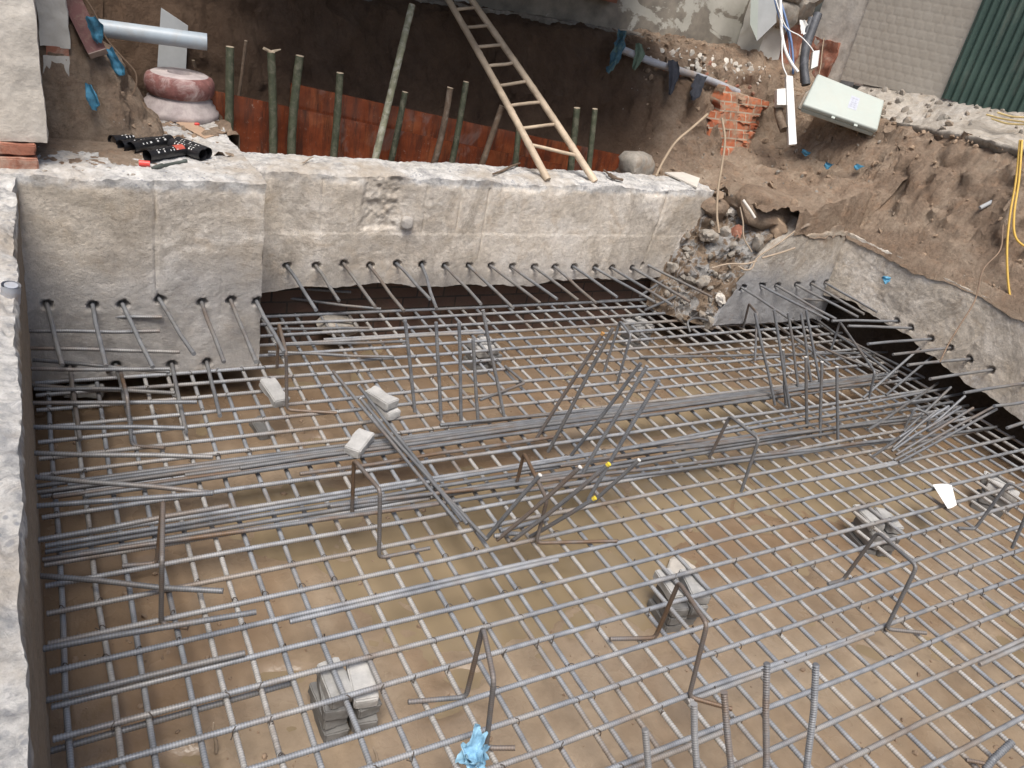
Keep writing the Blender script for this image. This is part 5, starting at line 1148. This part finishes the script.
cable('dry_root', [(712,268),(728,264),(745,264),(757,261)], 6.3, .007, 'root', 'thin pale root running left from the hooked one', 'root')
cable('dry_root', [(743,200),(750,210),(755,218)], 6.45, .012, 'flat_stone', 'white stick high on the rubble slope', 'root')
cable('twig', [(920,170),(912,184),(904,196),(893,215)], 7.55, .008, 'root', 'thin pale twig sticking up from the right soil bank', 'twig')
cable('grey_conduit', [(1040,176),(1015,188),(995,200),(980,208)], 6.9, .018, 'board', 'grey plastic conduit end entering at the right edge', 'conduit')
cable('yellow_cable', [(1020,140),(1016,180),(1010,215),(1007,250),(1009,290),(1016,318),(1028,340)], 6.55, .009, 'cable_yellow', 'yellow cable hanging over the right beam, longer loop')
cable('yellow_cable', [(1022,140),(1019,180),(1014,215),(1016,238),(1030,250)], 6.53, .009, 'cable_yellow', 'yellow cable hanging beside the longer one, shorter loop')
cable('brown_wire', [(1003,225),(1000,250),(983,270),(975,300),(960,325),(948,345),(940,362)], 6.15, .006, 'cable_brown', 'thin brown wire trailing down the face of the right beam')
for k, (pts, lab) in enumerate((([(985,118),(1000,122),(1026,126)], 'upper dry straw on the broken ledge'), ([(990,122),(1006,127),(1028,128)], 'middle dry straw on the broken ledge'), ([(996,116),(1010,120),(1026,121)], 'topmost short dry straw on the broken ledge'))):
    P = [at(x, y, X=7.45)+np.array([0, 0, .03]) for x, y in pts]; tag(MB().tube(spline(P), .008, 6).build('straw_stem', M['straw'], origin=tuple(P[0])), lab, 'straw')
for k, (x, y, lab) in enumerate(((803, 155, 'dull blue plastic scrap in the soil below the white trunking'), (825, 168, 'pale blue plastic scrap in the middle of the soil slope'), (855, 170, 'bright blue plastic scrap in the soil right of the paler one'), (886,197+83,'small blue grey scrap above the right beam'))):
    d_ = 7.75 if k < 3 else 6.9; P = [at(x-4, y-2, d=d_), at(x, y+1, d=d_), at(x+4, y, d=d_)] if k == 3 else bp([(x-4, y-2), (x, y+1), (x+4, y)], .10); rag('plastic_scrap', P, [.015, .035, .015], lab, 'blue_plastic', 'plastic scrap', k+.5)
P = [at(665,172,z=1.19), at(683,172,z=1.19), at(700,178,z=1.20), at(697,187,z=1.185)]
tag(MB().hexa([p+np.array([0, 0, -.014]) for p in P]+P).build('broken_tile', M['flat_stone'], smooth=False, origin=tuple(P[0])), 'broken pale tile on the right end of the back beam', 'tile')
P = spline([at(604,170,z=1.2), at(613,177,z=1.2), at(623,180,z=1.19)]); tag(MB().tube(P, [.008]*8+[.02]*8+[.012]*(len(P)-16), 8).build('dark_chunk', M['stick_brown'], origin=tuple(P[0])), 'dark brown wood chunk right of the ladder foot', 'wood chunk')
P = rnd_pts(at(493,174,z=1.185), at(520,163,z=1.195), 4, .004); tag(MB().tube(P, [.008, .011, .010, .007], 7).build('wood_stick', M['stick_brown'], origin=tuple(P[0])), 'short brown stick lying on the back beam left of the ladder', 'stick')
P = rnd_pts(at(303,163,z=1.18), at(313,157,z=1.185), 4, .003); tag(MB().tube(P, .005, 6).build('wood_stick', M['twig'], origin=tuple(P[0])), 'tiny twig lying on the left part of the back beam', 'stick')
P = [at(407,223,Y=5.43)]; mb = MB(); rock(mb, (0, 0, 0), (.05, .03, .055), None, 12, .25, .5); tag(mb.build('stone_lump', M['conc_back'], smooth=40, local=True, origin=tuple(P[0])), 'stone lump bulging from the beam beside the rough patch', 'stone')

# ------------------------------------------------------------------ light, sky, camera
w = bpy.data.worlds.new('World'); scene.world = w; w.use_nodes = True; nt = w.node_tree; nt.nodes.clear()
out = nt.nodes.new('ShaderNodeOutputWorld'); bg = nt.nodes.new('ShaderNodeBackground'); sky = nt.nodes.new('ShaderNodeTexSky'); sky.sky_type = 'NISHITA'; sky.sun_disc = False
SE, SA = math.radians(64), math.radians(211)         # elevation, compass azimuth from +Y clockwise
sky.sun_elevation = SE; sky.sun_rotation = SA; sky.air_density = 1.0; sky.dust_density = 4.0; sky.ozone_density = 1.0
bg.inputs[1].default_value = .105; nt.links.new(sky.outputs[0], bg.inputs[0]); nt.links.new(bg.outputs[0], out.inputs[0])
sl = bpy.data.lights.new('sun', 'SUN'); sl.energy = 2.5; sl.angle = math.radians(30); sl.color = (1, .96, .9); so = bpy.data.objects.new('sun', sl); COL.objects.link(so)
sd = Vector((math.cos(SE)*math.sin(SA), math.cos(SE)*math.cos(SA), math.sin(SE))); so.rotation_euler = (-sd).to_track_quat('-Z', 'Y').to_euler(); so.location = (0, 0, 12)
cd = bpy.data.cameras.new('camera'); cam = bpy.data.objects.new('camera', cd); COL.objects.link(cam); scene.camera = cam
cd.sensor_width = 36; cd.lens = F*36/1024; cd.clip_end = 1000; cd.clip_start = .02
Mx = Matrix(((RR[0], UU[0], -WW[0], CAM[0]), (RR[1], UU[1], -WW[1], CAM[1]), (RR[2], UU[2], -WW[2], CAM[2]), (0, 0, 0, 1))); cam.matrix_world = Mx
scene.render.engine = 'CYCLES'
vs = scene.view_settings; vs.view_transform = 'Standard'; vs.look = 'None'; vs.exposure = 0.65; vs.gamma = 1
